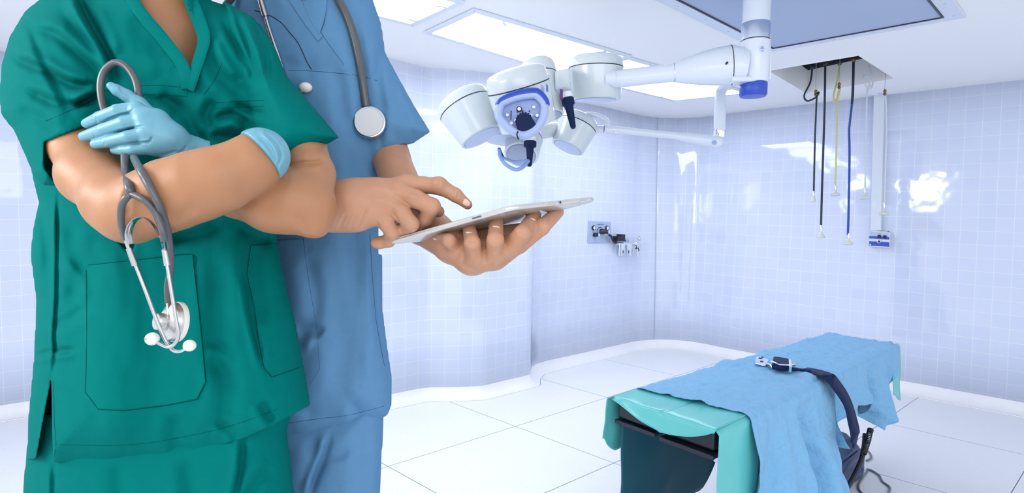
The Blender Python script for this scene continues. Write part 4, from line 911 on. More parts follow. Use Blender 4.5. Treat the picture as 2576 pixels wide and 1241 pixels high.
# cut the left sleeve below its cuff line, only the front layer
cutA = [(206, 321), (112, 357), (109, 395), (112, 425), (146, 470), (330, 640), (420, 380), (300, 300)]
G.prism(cutA, .5, 1.005, .002)
cA = [(215, 335), (125, 372), (121, 395), (124, 418), (152, 452), (260, 420), (290, 340)]
G.cone((215, 430, .90), (160, 300, .97), 66, 54, .002, 'sub')
cutB = [(856, 346), (738, 412), (690, 440), (740, 640), (960, 560)]
G.prism(cutB, .5, 1.12, .002)
G.cone((778, 400, .985), (735, 300, 1.03), 44, 36, .002, 'sub')
G.prism([(338, -115), (340, -2), (400, 70), (466, 152), (478, 180), (488, 140), (500, 98), (486, 50), (464, -2), (462, -115)], .5, 1.06, .002)
hemline = [(60, 1157), (90, 1156), (128, 1158), (134, 1164), (230, 1167), (330, 1165), (420, 1154), (540, 1130), (620, 1102), (684, 1072), (730, 1047), (784, 1018)]
G.prism(hemline + [(900, 1000), (900, 1300), (-100, 1300), (-100, 1150)], .5, 1.4, .002)
G.prism([(129, 952), (118, 1010), (101, 1100), (91, 1158), (134, 1166), (131, 1080)], .5, 1.09, .004)
gU, gQ = G.mesh(); gU = relax(gU, gQ, 2, .45)
GF = [
 ([(190, -20), (229, 58), (261, 112), (280, 150), (292, 210)], 10, -.026, .6), ([(240, 10), (275, 80), (300, 140)], 16, .006, 0),
 ([(262, 196), (200, 140), (140, 90), (80, 72)], 13, -.009), ([(255, 225), (180, 212), (110, 178), (45, 150), (24, 128)], 12, -.011, .8), ([(252, 246), (205, 262), (150, 262), (60, 226)], 12, -.008), ([(250, 236), (222, 250), (190, 268)], 9, -.012),
 ([(70, 50), (106, 144), (133, 197), (178, 285)], 10, -.005), ([(270, 160), (225, 110), (180, 60), (150, 20)], 14, -.006), ([(150, 330), (100, 300), (40, 270)], 14, -.004),
 ([(585, 16), (612, 80), (638, 154), (656, 215)], 9, -.009), ([(560, 50), (598, 117), (628, 170), (640, 220)], 9, -.008), ([(640, 60), (668, 130), (676, 200)], 10, -.007), ([(545, 90), (560, 140), (600, 200)], 14, .006, .2), ([(520, 130), (550, 190), (620, 245)], 16, -.005),
 ([(535, 306), (570, 292), (601, 294), (630, 322)], 12, -.016, .9), ([(530, 335), (570, 350), (625, 345)], 18, -.018, 0), ([(590, 262), (640, 282), (668, 290)], 10, -.007),
 ([(432, 246), (470, 290), (500, 340), (520, 390)], 18, -.010), ([(395, 240), (430, 262), (450, 300)], 14, -.006), ([(540, 250), (520, 290), (535, 330)], 14, -.006),
 ([(468, 160), (476, 200), (468, 222)], 8, -.006), ([(300, 215), (360, 232), (420, 240)], 10, .004, 0), ([(330, 20), (380, 90), (440, 160)], 30, -.006),
 ([(276, 600), (284, 800), (286, 1000), (288, 1170)], 75, .011, 0), ([(176, 540), (182, 620), (200, 680), (180, 780)], 20, -.004), ([(225, 590), (235, 660), (222, 720)], 26, -.003),  # first broad ridge is added to turn the cloth right of it from the light
 ([(146, 480), (145, 600), (144, 740), (138, 846), (140, 880), (131, 950)], 5, -.006, .6), ([(100, 520), (120, 620), (118, 700)], 14, -.006), ([(85, 900), (110, 890), (138, 884), (190, 880)], 8, -.007), ([(128, 958), (112, 1040), (92, 1156)], 6, .004, 0),
 ([(505, 872), (545, 864), (600, 905)], 12, -.0032), ([(515, 905), (560, 930), (600, 990)], 20, -.0028), ([(620, 690), (632, 790), (652, 880), (668, 926)], 8, -.006), ([(640, 600), (640, 700), (660, 820)], 26, -.008), ([(560, 640), (545, 800), (570, 1000), (562, 1120)], 26, -.006), ([(450, 1040), (440, 1100), (450, 1150)], 20, -.004),
 ([(600, 560), (640, 590), (690, 606)], 22, -.02, 0), ([(420, 600), (500, 590), (560, 560)], 20, -.014, 0), ([(660, 1010), (672, 1040), (690, 1062)], 12, -.005), ([(540, 1060), (580, 1080), (600, 1110)], 12, -.004), ([(130, 820), (180, 800), (215, 770)], 14, -.004), ([(150, 650), (200, 700), (215, 760)], 16, .005, .2)]
gU = folds(gU, [(a[0], a[1], a[2] * (1.0 if a[2] < -.015 else 1.7), *(a[3:] if len(a) > 3 else (.6,))) for a in GF], 1.08); gU = fold_noise(gU, 1.08, .004, 70, 150, 3.3); gU = fold_noise(gU, 1.08, .0018, 34, 60, 8.1)
gtop = [(gU, gQ, 0)]; GTOP = to_obj(gtop, 'scrub_top', [GREEN], gp); gB = bvh_np(gtop)
# --- pockets, neckband, hem and stitching of the top
patch(gB, [(221, 668), (484, 641), (490, 700), (504, 830), (516, 961), (495, 1003), (420, 1018), (314, 1031), (248, 1028), (217, 987), (219, 850)], .0030, 'hip_pocket', GREEN, gp)
patch(gB, [(632, 618), (696, 614), (724, 740), (754, 878), (762, 920), (684, 947), (665, 926), (652, 860), (640, 770), (622, 690)], .0030, 'hip_pocket', GREEN, gp)
neck_strip(gB, [(326, -60), (328, -10), (362, 42), (393, 78), (427, 120), (455, 158), (468, 192), (471, 224)], (-16, 8), 15, 'neckband', GREEN, gp)
neck_strip(gB, [(470, -60), (476, -10), (499, 48), (513, 98), (501, 146), (486, 190), (474, 226)], (18, 4), 17, 'neckband', GREEN, gp, lift=.006)
ST = [[(336, 217), (400, 215), (470, 221)], [(336, 238), (400, 238), (468, 243)], [(541, 259), (600, 255), (664, 253)], [(541, 273), (600, 270), (664, 267)], [(558, 160), (545, 190), (532, 213), (513, 238)], [(114, 305), (150, 290), (190, 273), (240, 262)], [(221, 713), (300, 706), (400, 694), (488, 681)], [(475, 644), (486, 662), (488, 690)], [(224, 672), (228, 690), (222, 712)],
      [(141, 1119), (230, 1121), (320, 1120), (400, 1111), (479, 1096), (559, 1078), (640, 1052), (700, 1028)], [(135, 960), (137, 1060), (141, 1119), (134, 1160)], [(740, 396), (800, 362), (838, 340)], [(470, 246), (476, 196)]]
stitch(gB, ST, 'stitching', GREEND, gp, .0005)
stitch(gB, [[(217, 680), (219, 850), (215, 987), (248, 1031), (314, 1034), (420, 1021), (497, 1006), (519, 962), (507, 830), (492, 690)]], 'stitching', GREEND, gp, .0007, smooth=False)
stitch(gB, [[(621, 690), (640, 770), (651, 860), (664, 926), (684, 950), (762, 922)]], 'stitching', GREEND, gp, .0007, smooth=False)
stitch(gB, [[(221, 667), (350, 654), (484, 640), (488, 680)], [(632, 618), (696, 613)]], 'stitching', GREEND, gp, .0006)
stitch(gB, [[(225, 986), (250, 1022), (314, 1025), (420, 1012), (490, 998), (508, 960)]], 'stitching', GREENL, gp, .0007)
# --- trousers (reach the floor out of the picture)
T = Field((20, 800), (1040, 2420), (.86, 1.32), 6, 6, .006)
T.puff([(80, 1000), (62, 1180), (56, 1241), (60, 1500), (110, 1900), (130, 2330), (330, 2330), (360, 1900), (395, 1480), (420, 1420), (450, 1480), (480, 1900), (520, 2330), (700, 2330), (715, 1900), (750, 1500), (741, 1241), (722, 1085), (745, 1000)], 1.10, .118, 190, power=2.2)
tU, tQ = T.mesh(); tU = relax(tU, tQ, 2, .4)
tU = folds(tU, [([(612, 1100), (606, 1180), (590, 1260)], 8, -.012, .9), ([(135, 1160), (134, 1241), (132, 1400)], 6, -.008), ([(690, 1180), (650, 1210), (620, 1260)], 14, -.008), ([(470, 1150), (480, 1220), (500, 1320)], 24, -.008), ([(300, 1160), (305, 1300)], 22, -.005)], 1.12)
to_obj([(tU, tQ, 0)], 'scrub_trousers', [GREEN], gp)
# --- body: arms, neck, head and the trunk under the clothes
A = Field((90, 900), (250, 640), (.66, 1.10), 3, 3, .003)
A.chain([(175, 270, 1.01), (200, 370, .930), (232, 444, .875), (300, 510, .815), (338, 526, .80)], [48, 60, 69, 74, 74], .02)
A.chain([(338, 526, .80), (380, 512, .785), (432, 490, .775), (500, 468, .772), (560, 449, .775), (628, 416, .785), (644, 402, .797), (658, 388, .85)], [74, 80, 85, 83, 77, 66, 60, 36], .015)
A.ell((322, 560, .80), (.026, .022, .026), .03)
A.chain([(725, 260, 1.04), (766, 360, .985), (784, 440, .92), (776, 520, .875)], [36, 50, 55, 62], .012)
A.chain([(776, 520, .875), (740, 512, .872), (692, 502, .872), (600, 474, .900), (520, 430, .915), (465, 384, .885)], [64, 76, 82, 72, 60, 46], .012)
A.ell((794, 566, .875), (.020, .020, .022), .02)
aU, aQ = A.mesh(); aU = relax(aU, aQ, 3, .5)
aU = folds(aU, [([(716, 428), (746, 413), (800, 409), (822, 402)], 7, -.007, .5), ([(430, 560), (470, 530), (500, 520)], 16, -.003), ([(330, 455), (318, 500), (322, 548)], 10, -.004), ([(590, 470), (640, 500), (690, 540)], 26, -.003), ([(740, 540), (760, 560), (770, 590)], 12, -.003)], .98)
HF, hat = head_field(420, -265, 1.06, 1.18, .25)
hU, hQ = HF.mesh(); hU = relax(hU, hQ, 2)
N = Field((150, 700), (-220, 330), (.90, 1.25), 5, 5, .005)
N.chain([(424, -200, 1.085), (418, -60, 1.07), (405, 40, 1.075)], [76, 80, 92], .03); N.cone((270, 95, 1.095), (570, 100, 1.095), 60, 60, .05); N.cone((420, 120, 1.065), (425, 260, 1.07), 98, 100, .05)

nU, nQ = N.mesh(); nU = relax(nU, nQ, 2)
BT = Field((120, 760), (80, 2480), (.90, 1.32), 8, 8, .008)
BT.puff([(150, 100), (130, 300), (140, 600), (150, 1000), (160, 1300), (180, 2420), (300, 2420), (390, 1500), (440, 1500), (560, 2420), (680, 2420), (690, 1300), (660, 1000), (640, 600), (650, 300), (640, 100)], 1.10, .07, 120)
bU, bQ = BT.mesh()
to_obj([(aU, aQ, 0), (hU, hQ, 0), (nU, nQ, 0), (bU, bQ, 0)], 'body', [SKIN], gp)
HR = Field((200, 660), (-480, -120), (.86, 1.30), 5, 5, .005); HR.ell(hat(0, -.04, .035), (.095, .125, .108), .02); HR.prism([(200, -300), (470, -275), (560, -265), (660, -250), (660, -100), (200, -100)], .5, 1.04, .01)
rU, rQ = HR.mesh(); to_obj([(rU, rQ, 0)], 'hair', [HAIR], gp)
def shoes(cx, d, gap, par, m=None):
    for sx in (-1, 1):
        p = Vector((W(cx + sx * gap, 620, d).x, W(cx, 620, d).y, 0)); b = MB()
        b.ball(p + Vector((0, -.05, .045)), .05, 10, (1, 2.3, .9)); b.ball(p + Vector((0, .07, .05)), .05, 10, (.9, 1.2, 1.0)); b.box(p + Vector((0, -.03, .010)), (.048, 0, 0), (0, .13, 0), (0, 0, .010)); b.build('shoe', m or WHITEP, par)
shoes(425, 1.10, 190, gp)
# --- gloves
H = Field((180, 530), (190, 450), (.77, .97), 1.6, 1.6, .0017); HD = .835
ix = lambda pts, rs, k=.004: H.chain(pts, rs, k)
H.chain([(505, 398, .90), (470, 384, .885), (452, 374, .868), (425, 352, .850)], [48, 42, 35, 34], .012)
for q, r in (((346, 277, .836), 21), ((362, 302, .830), 22), ((372, 335, .830), 23), ((380, 368, .838), 22)): H.cone((420, 350, .852), q, 36, r, .014)
H.cone((396, 300, .845), (400, 330, .845), 26, 26, .012)
H.chain([(344, 273, .838), (297, 279, .830), (253, 296, .838), (219, 311, .858)], [18, 16.5, 15.5, 12.5], .002)
H.chain([(360, 300, .831), (314, 309, .824), (263, 327, .832), (213, 344, .856)], [18, 17, 16.5, 13.5], .002)
H.chain([(368, 335, .829), (324, 345, .822), (276, 356, .832), (241, 363, .848)], [17.5, 16.5, 15, 12.5], .002)
H.chain([(380, 372, .838), (338, 376, .829), (312, 378, .834), (290, 377, .844)], [18, 15.5, 13.5, 11.5], .002)
H.chain([(385, 300, .868), (350, 262, .878), (318, 240, .872), (296, 228, .866), (280, 217, .862)], [22, 17.5, 14.5, 13, 10.5], .005)
gU2, gQ2 = H.mesh(); gU2 = relax(gU2, gQ2, 2, .35)
gU2 = folds(gU2, [([(339, 273), (322, 285), (300, 290), (262, 304)], 3, -.0025, .3), ([(362, 318), (330, 323), (280, 335)], 3, -.0025, .3), ([(378, 358), (350, 360), (310, 363)], 3, -.0025, .3), ([(384, 344), (376, 356), (366, 360)], 3, -.0016, .2), ([(236, 292), (243, 302), (242, 314)], 2.5, -.0008), ([(230, 330), (238, 340), (236, 354)], 2.5, -.0008), ([(254, 348), (262, 356), (262, 368)], 2.5, -.0008), ([(390, 395), (420, 388), (450, 378)], 4, -.002), ([(470, 365), (460, 380), (440, 388)], 4, -.0015), ([(300, 215), (310, 232), (330, 245)], 4, -.0015)], 1.0)
to_obj([(gU2, gQ2, 0)], 'glove', [GLOVE], gp)
K = Field((590, 800), (270, 480), (.70, .98), 2, 2, .002)
K.cone((628, 411, .786), (656, 392, .790), 72, 66, .004); K.chain([(656, 392, .790), (660, 382, .87), (660, 370, .93)], [65, 50, 40], .01)
K.plane((650, 393, .796), Field.cam((628, 416, .785)) - Field.cam((676, 384, .80)))
kU, kQ = K.mesh(); kU = relax(kU, kQ, 2)
kU = folds(kU, [([(655, 332), (690, 372), (702, 418)], 5, .003, .6), ([(668, 330), (706, 375), (712, 410)], 4, -.002), ([(640, 335), (670, 326), (700, 340)], 5, -.002), ([(690, 430), (706, 400), (702, 370)], 4, -.0025)], 1.0)
to_obj([(kU, kQ, 0)], 'glove', [GLOVE], gp)

# ================================================================== stethoscope held by the person in green
arms_bv = bvh_np([(aU, aQ, 0), (gU, gQ, 0)])
def over(px, py, r_px, dmax): d = cast(arms_bv, px, py, 2.0)[0]; return min(dmax, d - r_px * d / FPX - .002)
def line3(pts, k=6): return [W(p.x, p.y, p.z) for p in smooth_line([Vector(p) for p in pts], k)]
s1 = thing('stethoscope', 'grey stethoscope looped through the gloved hand, hanging down over the green pockets', 'stethoscope', W(420, 880, .79))
DT = .885
tl = [(314, 393, .85), (300, 360, DT), (272, 300, DT), (258, 262, DT), (253, 215, DT), (262, 180, DT), (283, 160, DT), (302, 159, DT), (322, 172, DT), (340, 200, DT), (348, 232, DT), (349, 262, DT), (345, 320, DT), (337, 397, .83)]
t1 = [(337, 397, over(337, 397, 9, .82)), (352, 426, over(352, 426, 9, .82)), (369, 456, over(369, 456, 9, .82)), (388, 492, over(388, 492, 9, .82)), (404, 526, over(404, 526, 9, .80)), (421, 580, over(421, 580, 9, .80)), (429, 641, .785), (428, 685, .790), (421, 720, .795), (423, 765, .80)]
t2 = [(314, 393, over(314, 393, 9, .82)), (316, 432, over(316, 432, 9, .82)), (323, 465, over(323, 465, 9, .80)), (330, 490, over(330, 490, 9, .80))]
b = MB(); r8 = 9.0 * .83 / FPX
b.tube(line3(tl), r8, 14); b.tube(line3(t1), [r8 * (1 - .22 * min(1, i / 40)) for i in range(len(t1) * 6 - 5)], 14); b.tube(line3(t2), r8 * 1.02, 14)
DY = over(330, 490, 9, .80)
yl = [(331, 488, DY), (318, 498, DY - .004), (306, 520, over(306, 520, 8, DY)), (305, 560, over(305, 560, 8, DY + .01)), (314, 600, .755)]
yr = [(328, 488, DY), (345, 494, DY - .004), (368, 508, DY - .006), (394, 541, over(394, 541, 8, DY)), (409, 583, DY), (413, 606, DY + .005)]
b.tube(line3(yl), 8.2 * .75 / FPX, 14); b.tube(line3(yr), 8.2 * .75 / FPX, 14); b.ball(W(331, 490, DY), 9 * DY / FPX, 10); b.build('tubing', TUBEG, s1)
DB = .765; k8 = DB / FPX
lb = [(313, 596, .757), (325, 628, .76), (338, 659, DB), (365, 728, DB), (391, 798, DB + .004), (412, 848, DB + .006), (428, 874, DB + .004), (440, 884, DB), (456, 884, DB - .004), (474, 873, DB - .008)]
rb = [(412, 600, DY + .004), (416, 632, .757), (420, 662, .757), (434, 750, .757), (443, 806, .757), (448, 832, .757), (447, 852, .757), (436, 869, .757), (420, 873, .757), (404, 866, .757), (386, 856, .757)]
b = MB(); b.tube(line3(lb), 4.6 * k8, 12); b.build('ear_tube', SILVER, s1)
b = MB(); b.tube(line3(rb), 4.6 * k8, 12); b.build('ear_tube', SILVER, s1)
for a, c in (((324, 625, .759), (340, 668, .764)), ((414, 628, .756), (421, 668, .757))):
    b = MB(); b.tube([W(*a), W(*c)], [7 * k8, 7.5 * k8], 14); b.build('ear_tube_sleeve', SILVER, s1)
b = MB(); sp_ = line3([(327, 614, .750), (323, 590, .738), (329, 568, .728), (343, 552, .722), (365, 548, .720), (386, 566, .722), (402, 594, .732), (411, 624, .745)], 5)
b.tube(sp_, [(8.0 * k8, 1.2 * k8)] * len(sp_), 12, flat=(FW * .85 + RT * .5)); b.build('tension_spring', SILVER, s1)
for c, r in (((383, 853, .757), 16), ((477, 870, .757), 14.5)):
    b = MB(); b.ball(W(*c), r * k8, 14, (1.06, .95, 1.0)); e = b.build('ear_tip', IVORY, s1)
b = MB(); b.lathe(W(376, 851, .757) - FW * 16 * k8 * .9, -FW, [(3.2 * k8, 0), (3.2 * k8, .0006)], 12); b.build('ear_tip_hole', mat('tip_hole', (.45, .40, .34), .5), s1)
cax = (-FW * .80 - RT * .52 + UP * .12).normalized(); ccn = W(437, 810, .80); kR = 48 * .80 / FPX
b = MB(); b.lathe(ccn, cax, [(kR * .55, .012), (kR * .60, .013), (kR * .93, .007), (kR, .002), (kR * 1.02, -.002), (kR * .98, -.007), (kR * .9, -.008)], 44); cpc = b.build('chestpiece', SILVERM, s1)
b = MB(); b.lathe(ccn + cax * .010, cax, [(kR * .44, 0), (kR * .44, .012), (kR * .40, .014)], 32); b.build('bell', SILVERM, cpc)
b = MB(); b.lathe(ccn - cax * .004, cax, [(kR * 1.04, -.004), (kR * 1.06, 0), (kR * 1.04, .003)], 44); b.build('rim_ring', IVORY, cpc)
b = MB(); b.tube([W(423, 760, .80), W(426, 795, .787)], 5.2 * k8, 12); b.build('chestpiece_stem', mat('nickel', (.62, .56, .46), .25, 1.0), cpc)

# ================================================================== person in blue scrubs
bp_ = thing('person', 'person in blue scrubs with a stethoscope round the neck, pointing at a tablet', 'person', Vector((W(770, 620, 1.32).x, W(770, 620, 1.32).y, 0)))
BD = 1.32
Q = Field((480, 1120), (-140, 1150), (1.05, 1.55), 4, 4, .005)
torB = [(620, -140), (560, -60), (570, 100), (600, 400), (604, 700), (598, 1000), (592, 1150), (760, 1140), (900, 1090), (974, 1048), (985, 1020), (986, 950), (974, 870), (963, 780), (962, 600), (958, 500), (953, 415), (975, 300), (968, 130), (958, 60), (936, -5), (900, -60), (870, -140)]
Q.puff(torB, BD, lambda y: .125 + .012 * math.exp(-((y - 230) / 140) ** 2) - .012 * math.exp(-((y - 600) / 150) ** 2), 190, power=2.2)
slC = [(868, -60), (936, -5), (958, 60), (968, 130), (1000, 190), (1040, 262), (1083, 332), (1020, 375), (951, 417), (915, 400), (890, 300), (870, 150)]
Q.puff(slC, 1.30, .082, 90, k=.02, power=2.0)
Q.prism([(1086, 333), (1020, 376), (952, 418), (952, 640), (1120, 640), (1120, 380)], .9, 1.45, .002)
Q.cone((1000, 400, 1.29), (975, 300, 1.31), 44, 36, .002, 'sub')
Q.prism([(742, -140), (748, -5), (754, 6), (764, -2), (790, -140)], .9, 1.3, .002)
Q.prism([(480, 1160), (560, 1135), (722, 1112), (800, 1098), (900, 1074), (972, 1047), (1000, 1020), (1120, 980), (1120, 1180), (480, 1180)], .9, 1.6, .002)
qU, qQ = Q.mesh(); qU = relax(qU, qQ, 2, .45)
QF = [([(962, 120), (952, 190), (962, 290), (952, 400)], 12, -.006, .6), ([(880, 60), (905, 140), (930, 240), (925, 330)], 22, -.007), ([(700, 150), (760, 170), (800, 160)], 16, -.003), ([(985, 190), (1004, 250), (1016, 330)], 16, -.003), ([(1000, 210), (1040, 300), (1052, 340)], 10, .004, 0), ([(960, 250), (985, 300), (1000, 370)], 16, -.003),
      ([(740, 230), (760, 320), (750, 420)], 26, -.006), ([(880, 380), (900, 480), (890, 600), (900, 760)], 24, -.008), ([(840, 620), (850, 760), (860, 900), (850, 1040)], 30, -.007), ([(905, 640), (925, 780), (930, 960)], 20, .005, .3), ([(770, 640), (795, 740), (790, 820)], 22, -.008), ([(750, 840), (785, 830), (810, 845)], 18, -.012), ([(940, 600), (948, 760), (968, 900)], 9, -.006), ([(730, 960), (760, 1010), (790, 1060)], 20, -.004), ([(880, 1010), (900, 1040), (905, 1070)], 14, -.005), ([(830, 400), (845, 450), (840, 560)], 22, -.006), ([(600, 100), (700, 250), (720, 400)], 30, -.006), ([(850, 170), (860, 260), (880, 330)], 20, -.005)]
qU = folds(qU, [(a[0], a[1], a[2] * 1.5, *(a[3:] if len(a) > 3 else (.6,))) for a in QF], 1.34); qU = fold_noise(qU, 1.34, .004, 60, 170, 5.2); qU = fold_noise(qU, 1.34, .0016, 30, 70, 2.1)
to_obj([(qU, qQ, 0)], 'scrub_top', [BLUE], bp_); qB = bvh_np([(qU, qQ, 0)])
patch(qB, [(640, 612), (700, 606), (762, 602), (768, 650), (776, 705), (797, 835), (804, 928), (778, 968), (740, 985), (640, 990)], .0028, 'hip_pocket', BLUE, bp_, dflt=1.2)
patch(qB, [(730, -60), (750, -10), (760, 6), (790, 58), (812, 90), (800, 104), (768, 62), (730, 6), (706, -60)], .0028, 'neckband', BLUE, bp_, dflt=1.2)
patch(qB, [(766, -20), (790, -60), (812, -60), (822, 0), (818, 40), (804, 86), (790, 68), (776, 40), (762, 6)], .0036, 'neckband', BLUE, bp_, dflt=1.2)
stitch(qB, [[(713, 176), (800, 180), (899, 190), (950, 204)], [(766, 10), (800, 70), (830, 115), (866, 164)], [(820, 16), (815, 60), (803, 86)], [(720, 1066), (802, 1054), (877, 1045), (967, 1022)], [(706, 652), (735, 646), (764, 640)], [(753, 604), (764, 645), (766, 700), (785, 830), (794, 925), (780, 960)]], 'stitching', BLUED, bp_, .0005)
stitch(qB, [[(640, 26), (672, 36), (705, 55), (729, 82), (748, 105), (760, 128), (772, 155), (784, 175)]], 'stitching', BLACK, bp_, .0010, .0005)
stitch(qB, [[(763, 600), (768, 650), (776, 705), (797, 835), (804, 928), (778, 968)], [(930, 588), (936, 690), (945, 800), (956, 865), (967, 921)]], 'stitching', BLUED, bp_, .0007, smooth=False)
T = Field((500, 1010), (1010, 2060), (1.12, 1.52), 6, 6, .006)
T.puff([(600, 1000), (592, 1200), (590, 1500), (600, 1990), (720, 1990), (745, 1600), (760, 1480), (775, 1600), (810, 1990), (930, 1990), (950, 1500), (956, 1241), (962, 1130), (966, 1040), (960, 1000)], BD + .01, .108, 170, power=2.2)
tU, tQ = T.mesh(); tU = relax(tU, tQ, 2, .4)
tU = folds(tU, [([(830, 1095), (815, 1150), (795, 1200), (778, 1250)], 8, -.014, .9), ([(780, 1100), (800, 1160), (770, 1220)], 22, -.010), ([(905, 1080), (910, 1180), (905, 1280)], 18, -.005), ([(815, 1155), (850, 1150), (880, 1130)], 10, -.006)], BD + .02)
to_obj([(tU, tQ, 0)], 'scrub_trousers', [BLUE], bp_)

# --- tablet geometry first: the hands are placed against it
TA, TB, TC = Vector(W(969, 606, 1.0)), Vector(W(1290, 516, .945)), Vector(W(1503, 494, 1.06))
e_s, e_l = (TA - TB), (TC - TB); e_l = (e_l - e_s * (e_l.dot(e_s) / e_s.dot(e_s))) * .35 + e_l * .65
TD = TA + e_l; TN = e_s.cross(e_l).normalized()
if TN.dot(UP) < 0: TN = -TN
THK = .0088
def pd(px, py):
    """distance at which the view line meets the back of the tablet"""
    r = ray(px, py); return (TA - TN * THK - EYEP).dot(TN) / r.dot(TN)
# --- body: right hand pointing
Rh = Field((780, 1215), (425, 640), (.86, 1.14), 2, 2, .002)
Rh.chain([(790, 505, 1.09), (838, 522, .995), (890, 515, .990)], [60, 59, 62], .015)
Rh.cone((890, 518, .990), (940, 505, .992), 62, 58, .02, flat=.85)
for q, r in (((1020, 466, 1.012), 27), ((1000, 487, .992), 28), ((976, 512, .985), 28), ((950, 535, .988), 28)): Rh.cone((915, 512, .998), q, 44, r, .016)
Rh.chain([(1020, 467, 1.012), (1062, 466, 1.015), (1104, 468, 1.012), (1146, 491, 1.016), (1176, 515, 1.02)], [27, 21, 21.5, 17, 12.5], .006)
Rh.ell((1104, 462, 1.005), (.012, .011, .013), .008)
Rh.chain([(1000, 485, .992), (1044, 500, .985), (1086, 520, .990), (1070, 552, 1.008), (1040, 580, 1.02)], [27, 23, 22, 19, 16], .005)
Rh.chain([(976, 508, .985), (1010, 536, .978), (1034, 564, .984), (1012, 578, 1.004), (985, 590, 1.015)], [26, 22, 20, 17, 15], .005)
Rh.chain([(952, 535, .988), (972, 562, .985), (986, 584, .992), (978, 606, 1.012), (955, 611, 1.018), (945, 611, 1.018)], [26, 20, 18, 16, 15, 13], .006)
Rh.chain([(930, 480, 1.03), (1010, 500, 1.06), (1070, 522, 1.05), (1103, 532, 1.035)], [34, 25, 19, 15], .008)
rU_, rQ_ = Rh.mesh(); rU_ = relax(rU_, rQ_, 2, .45)
rU_ = folds(rU_, [([(1100, 446), (1106, 456), (1104, 470)], 3, -.0012), ([(1092, 448), (1096, 460)], 2.5, -.001), ([(1146, 478), (1142, 492)], 3, -.001), ([(1154, 482), (1149, 500)], 3, -.001), ([(925, 520), (915, 555), (905, 575)], 4, -.002), ([(900, 540), (885, 570), (880, 582)], 4, -.0018), ([(870, 540), (858, 565), (852, 582)], 4, -.0018), ([(945, 556), (955, 578)], 4, -.002), ([(1040, 496), (1000, 484), (960, 470), (920, 468)], 8, .0022, 0), ([(1010, 530), (980, 512), (930, 500)], 9, .002, 0), ([(1030, 480), (1045, 485), (1060, 492)], 5, -.002), ([(985, 534), (998, 550), (1005, 570)], 4, -.003)], 1.03)
# --- left arm and hand under the tablet
Lh = Field((930, 1440), (230, 705), (.86, 1.40), 2.4, 2.4, .0026)
Lh.chain([(965, 270, 1.31), (985, 400, 1.28), (1018, 500, 1.20), (1062, 560, 1.13), (1138, 618, 1.045)], [40, 45, 54, 54, 44], .012)
Lh.chain([(1138, 618, 1.045), (1180, 640, 1.03)], [44, 44], .012)
for q, r in (((1150, 625, 1.02), 26), ((1194, 645, 1.0), 27), ((1244, 640, .995), 28), ((1288, 618, 1.0), 27)): Lh.cone((1190, 645, 1.032), q, 40, r, .014)
Lh.cone((1244, 645, 1.02), (1300, 612, 1.03), 36, 28, .014)
Lh.cone((1150, 612, 1.075), (1310, 585, 1.085), 30, 24, .012)
tip = lambda x, y, r: (x, y, pd(x, y) - (r * 1.0 / FPX) * .55)
def fing(pts, tipxy, rs, k=.005): Lh.chain(list(pts) + [tip(*tipxy, rs[-1])], rs, k)
fing([(1150, 622, 1.018), (1130, 606, .985)], (1100, 595), [22, 17, 13])
fing([(1194, 646, 1.0), (1188, 612, .962)], (1180, 574), [25, 20, 17])
fing([(1244, 642, .995), (1246, 604, .960)], (1248, 558), [25, 21, 18])
fing([(1284, 622, 1.0), (1314, 588, .972)], (1345, 543), [26, 21, 17])
fing([(1306, 612, 1.03), (1362, 572, 1.015)], (1404, 534), [26, 21, 15])
lU, lQ = Lh.mesh(); lU = relax(lU, lQ, 2, .45)
lU = folds(lU, [([(1172, 608), (1188, 612), (1202, 608)], 3, -.0016), ([(1174, 615), (1190, 619), (1203, 615)], 2.5, -.0012), ([(1228, 602), (1246, 606), (1264, 601)], 3, -.0016), ([(1230, 610), (1246, 613), (1262, 609)], 2.5, -.0012), ([(1300, 578), (1314, 590), (1326, 596)], 3, -.0014), ([(1170, 625), (1168, 650), (1160, 665)], 5, -.003), ([(1216, 620), (1220, 650), (1216, 665)], 6, -.003), ([(1264, 620), (1266, 640)], 5, -.003), ([(1184, 640), (1193, 655), (1200, 664)], 7, .002, 0), ([(1240, 640), (1248, 652)], 7, .002, 0), ([(1140, 660), (1160, 668), (1200, 678)], 5, -.0012)], 1.06)
# upper right arm, neck, head and hidden trunk
Ar = Field((640, 880), (60, 620), (1.0, 1.42), 6, 6, .006); Ar.chain([(680, 160, 1.33), (720, 380, 1.28), (760, 490, 1.17), (830, 520, 1.01)], [50, 50, 56, 56], .015); arU, arQ = Ar.mesh()
hB, hbat = head_field(765, -245, 1.30, 1.15, .35); h2U, h2Q = hB.mesh(); h2U = relax(h2U, h2Q, 2)
N = Field((560, 960), (-290, 330), (1.14, 1.48), 5, 5, .006); N.chain([(765, -250, 1.33), (760, -100, 1.325), (756, 20, 1.32)], [66, 70, 84], .03); N.cone((650, 60, 1.325), (860, 60, 1.325), 70, 70, .05); N.cone((760, 100, 1.31), (765, 240, 1.31), 80, 84, .05)
n2U, n2Q = N.mesh(); n2U = relax(n2U, n2Q, 2)
BT = Field((560, 960), (80, 2080), (1.18, 1.5), 8, 8, .008); BT.puff([(600, 100), (600, 600), (600, 1200), (620, 2030), (710, 2030), (750, 1600), (770, 1600), (820, 2030), (910, 2030), (920, 1200), (910, 600), (910, 100)], BD + .01, .07, 110); b2U, b2Q = BT.mesh()
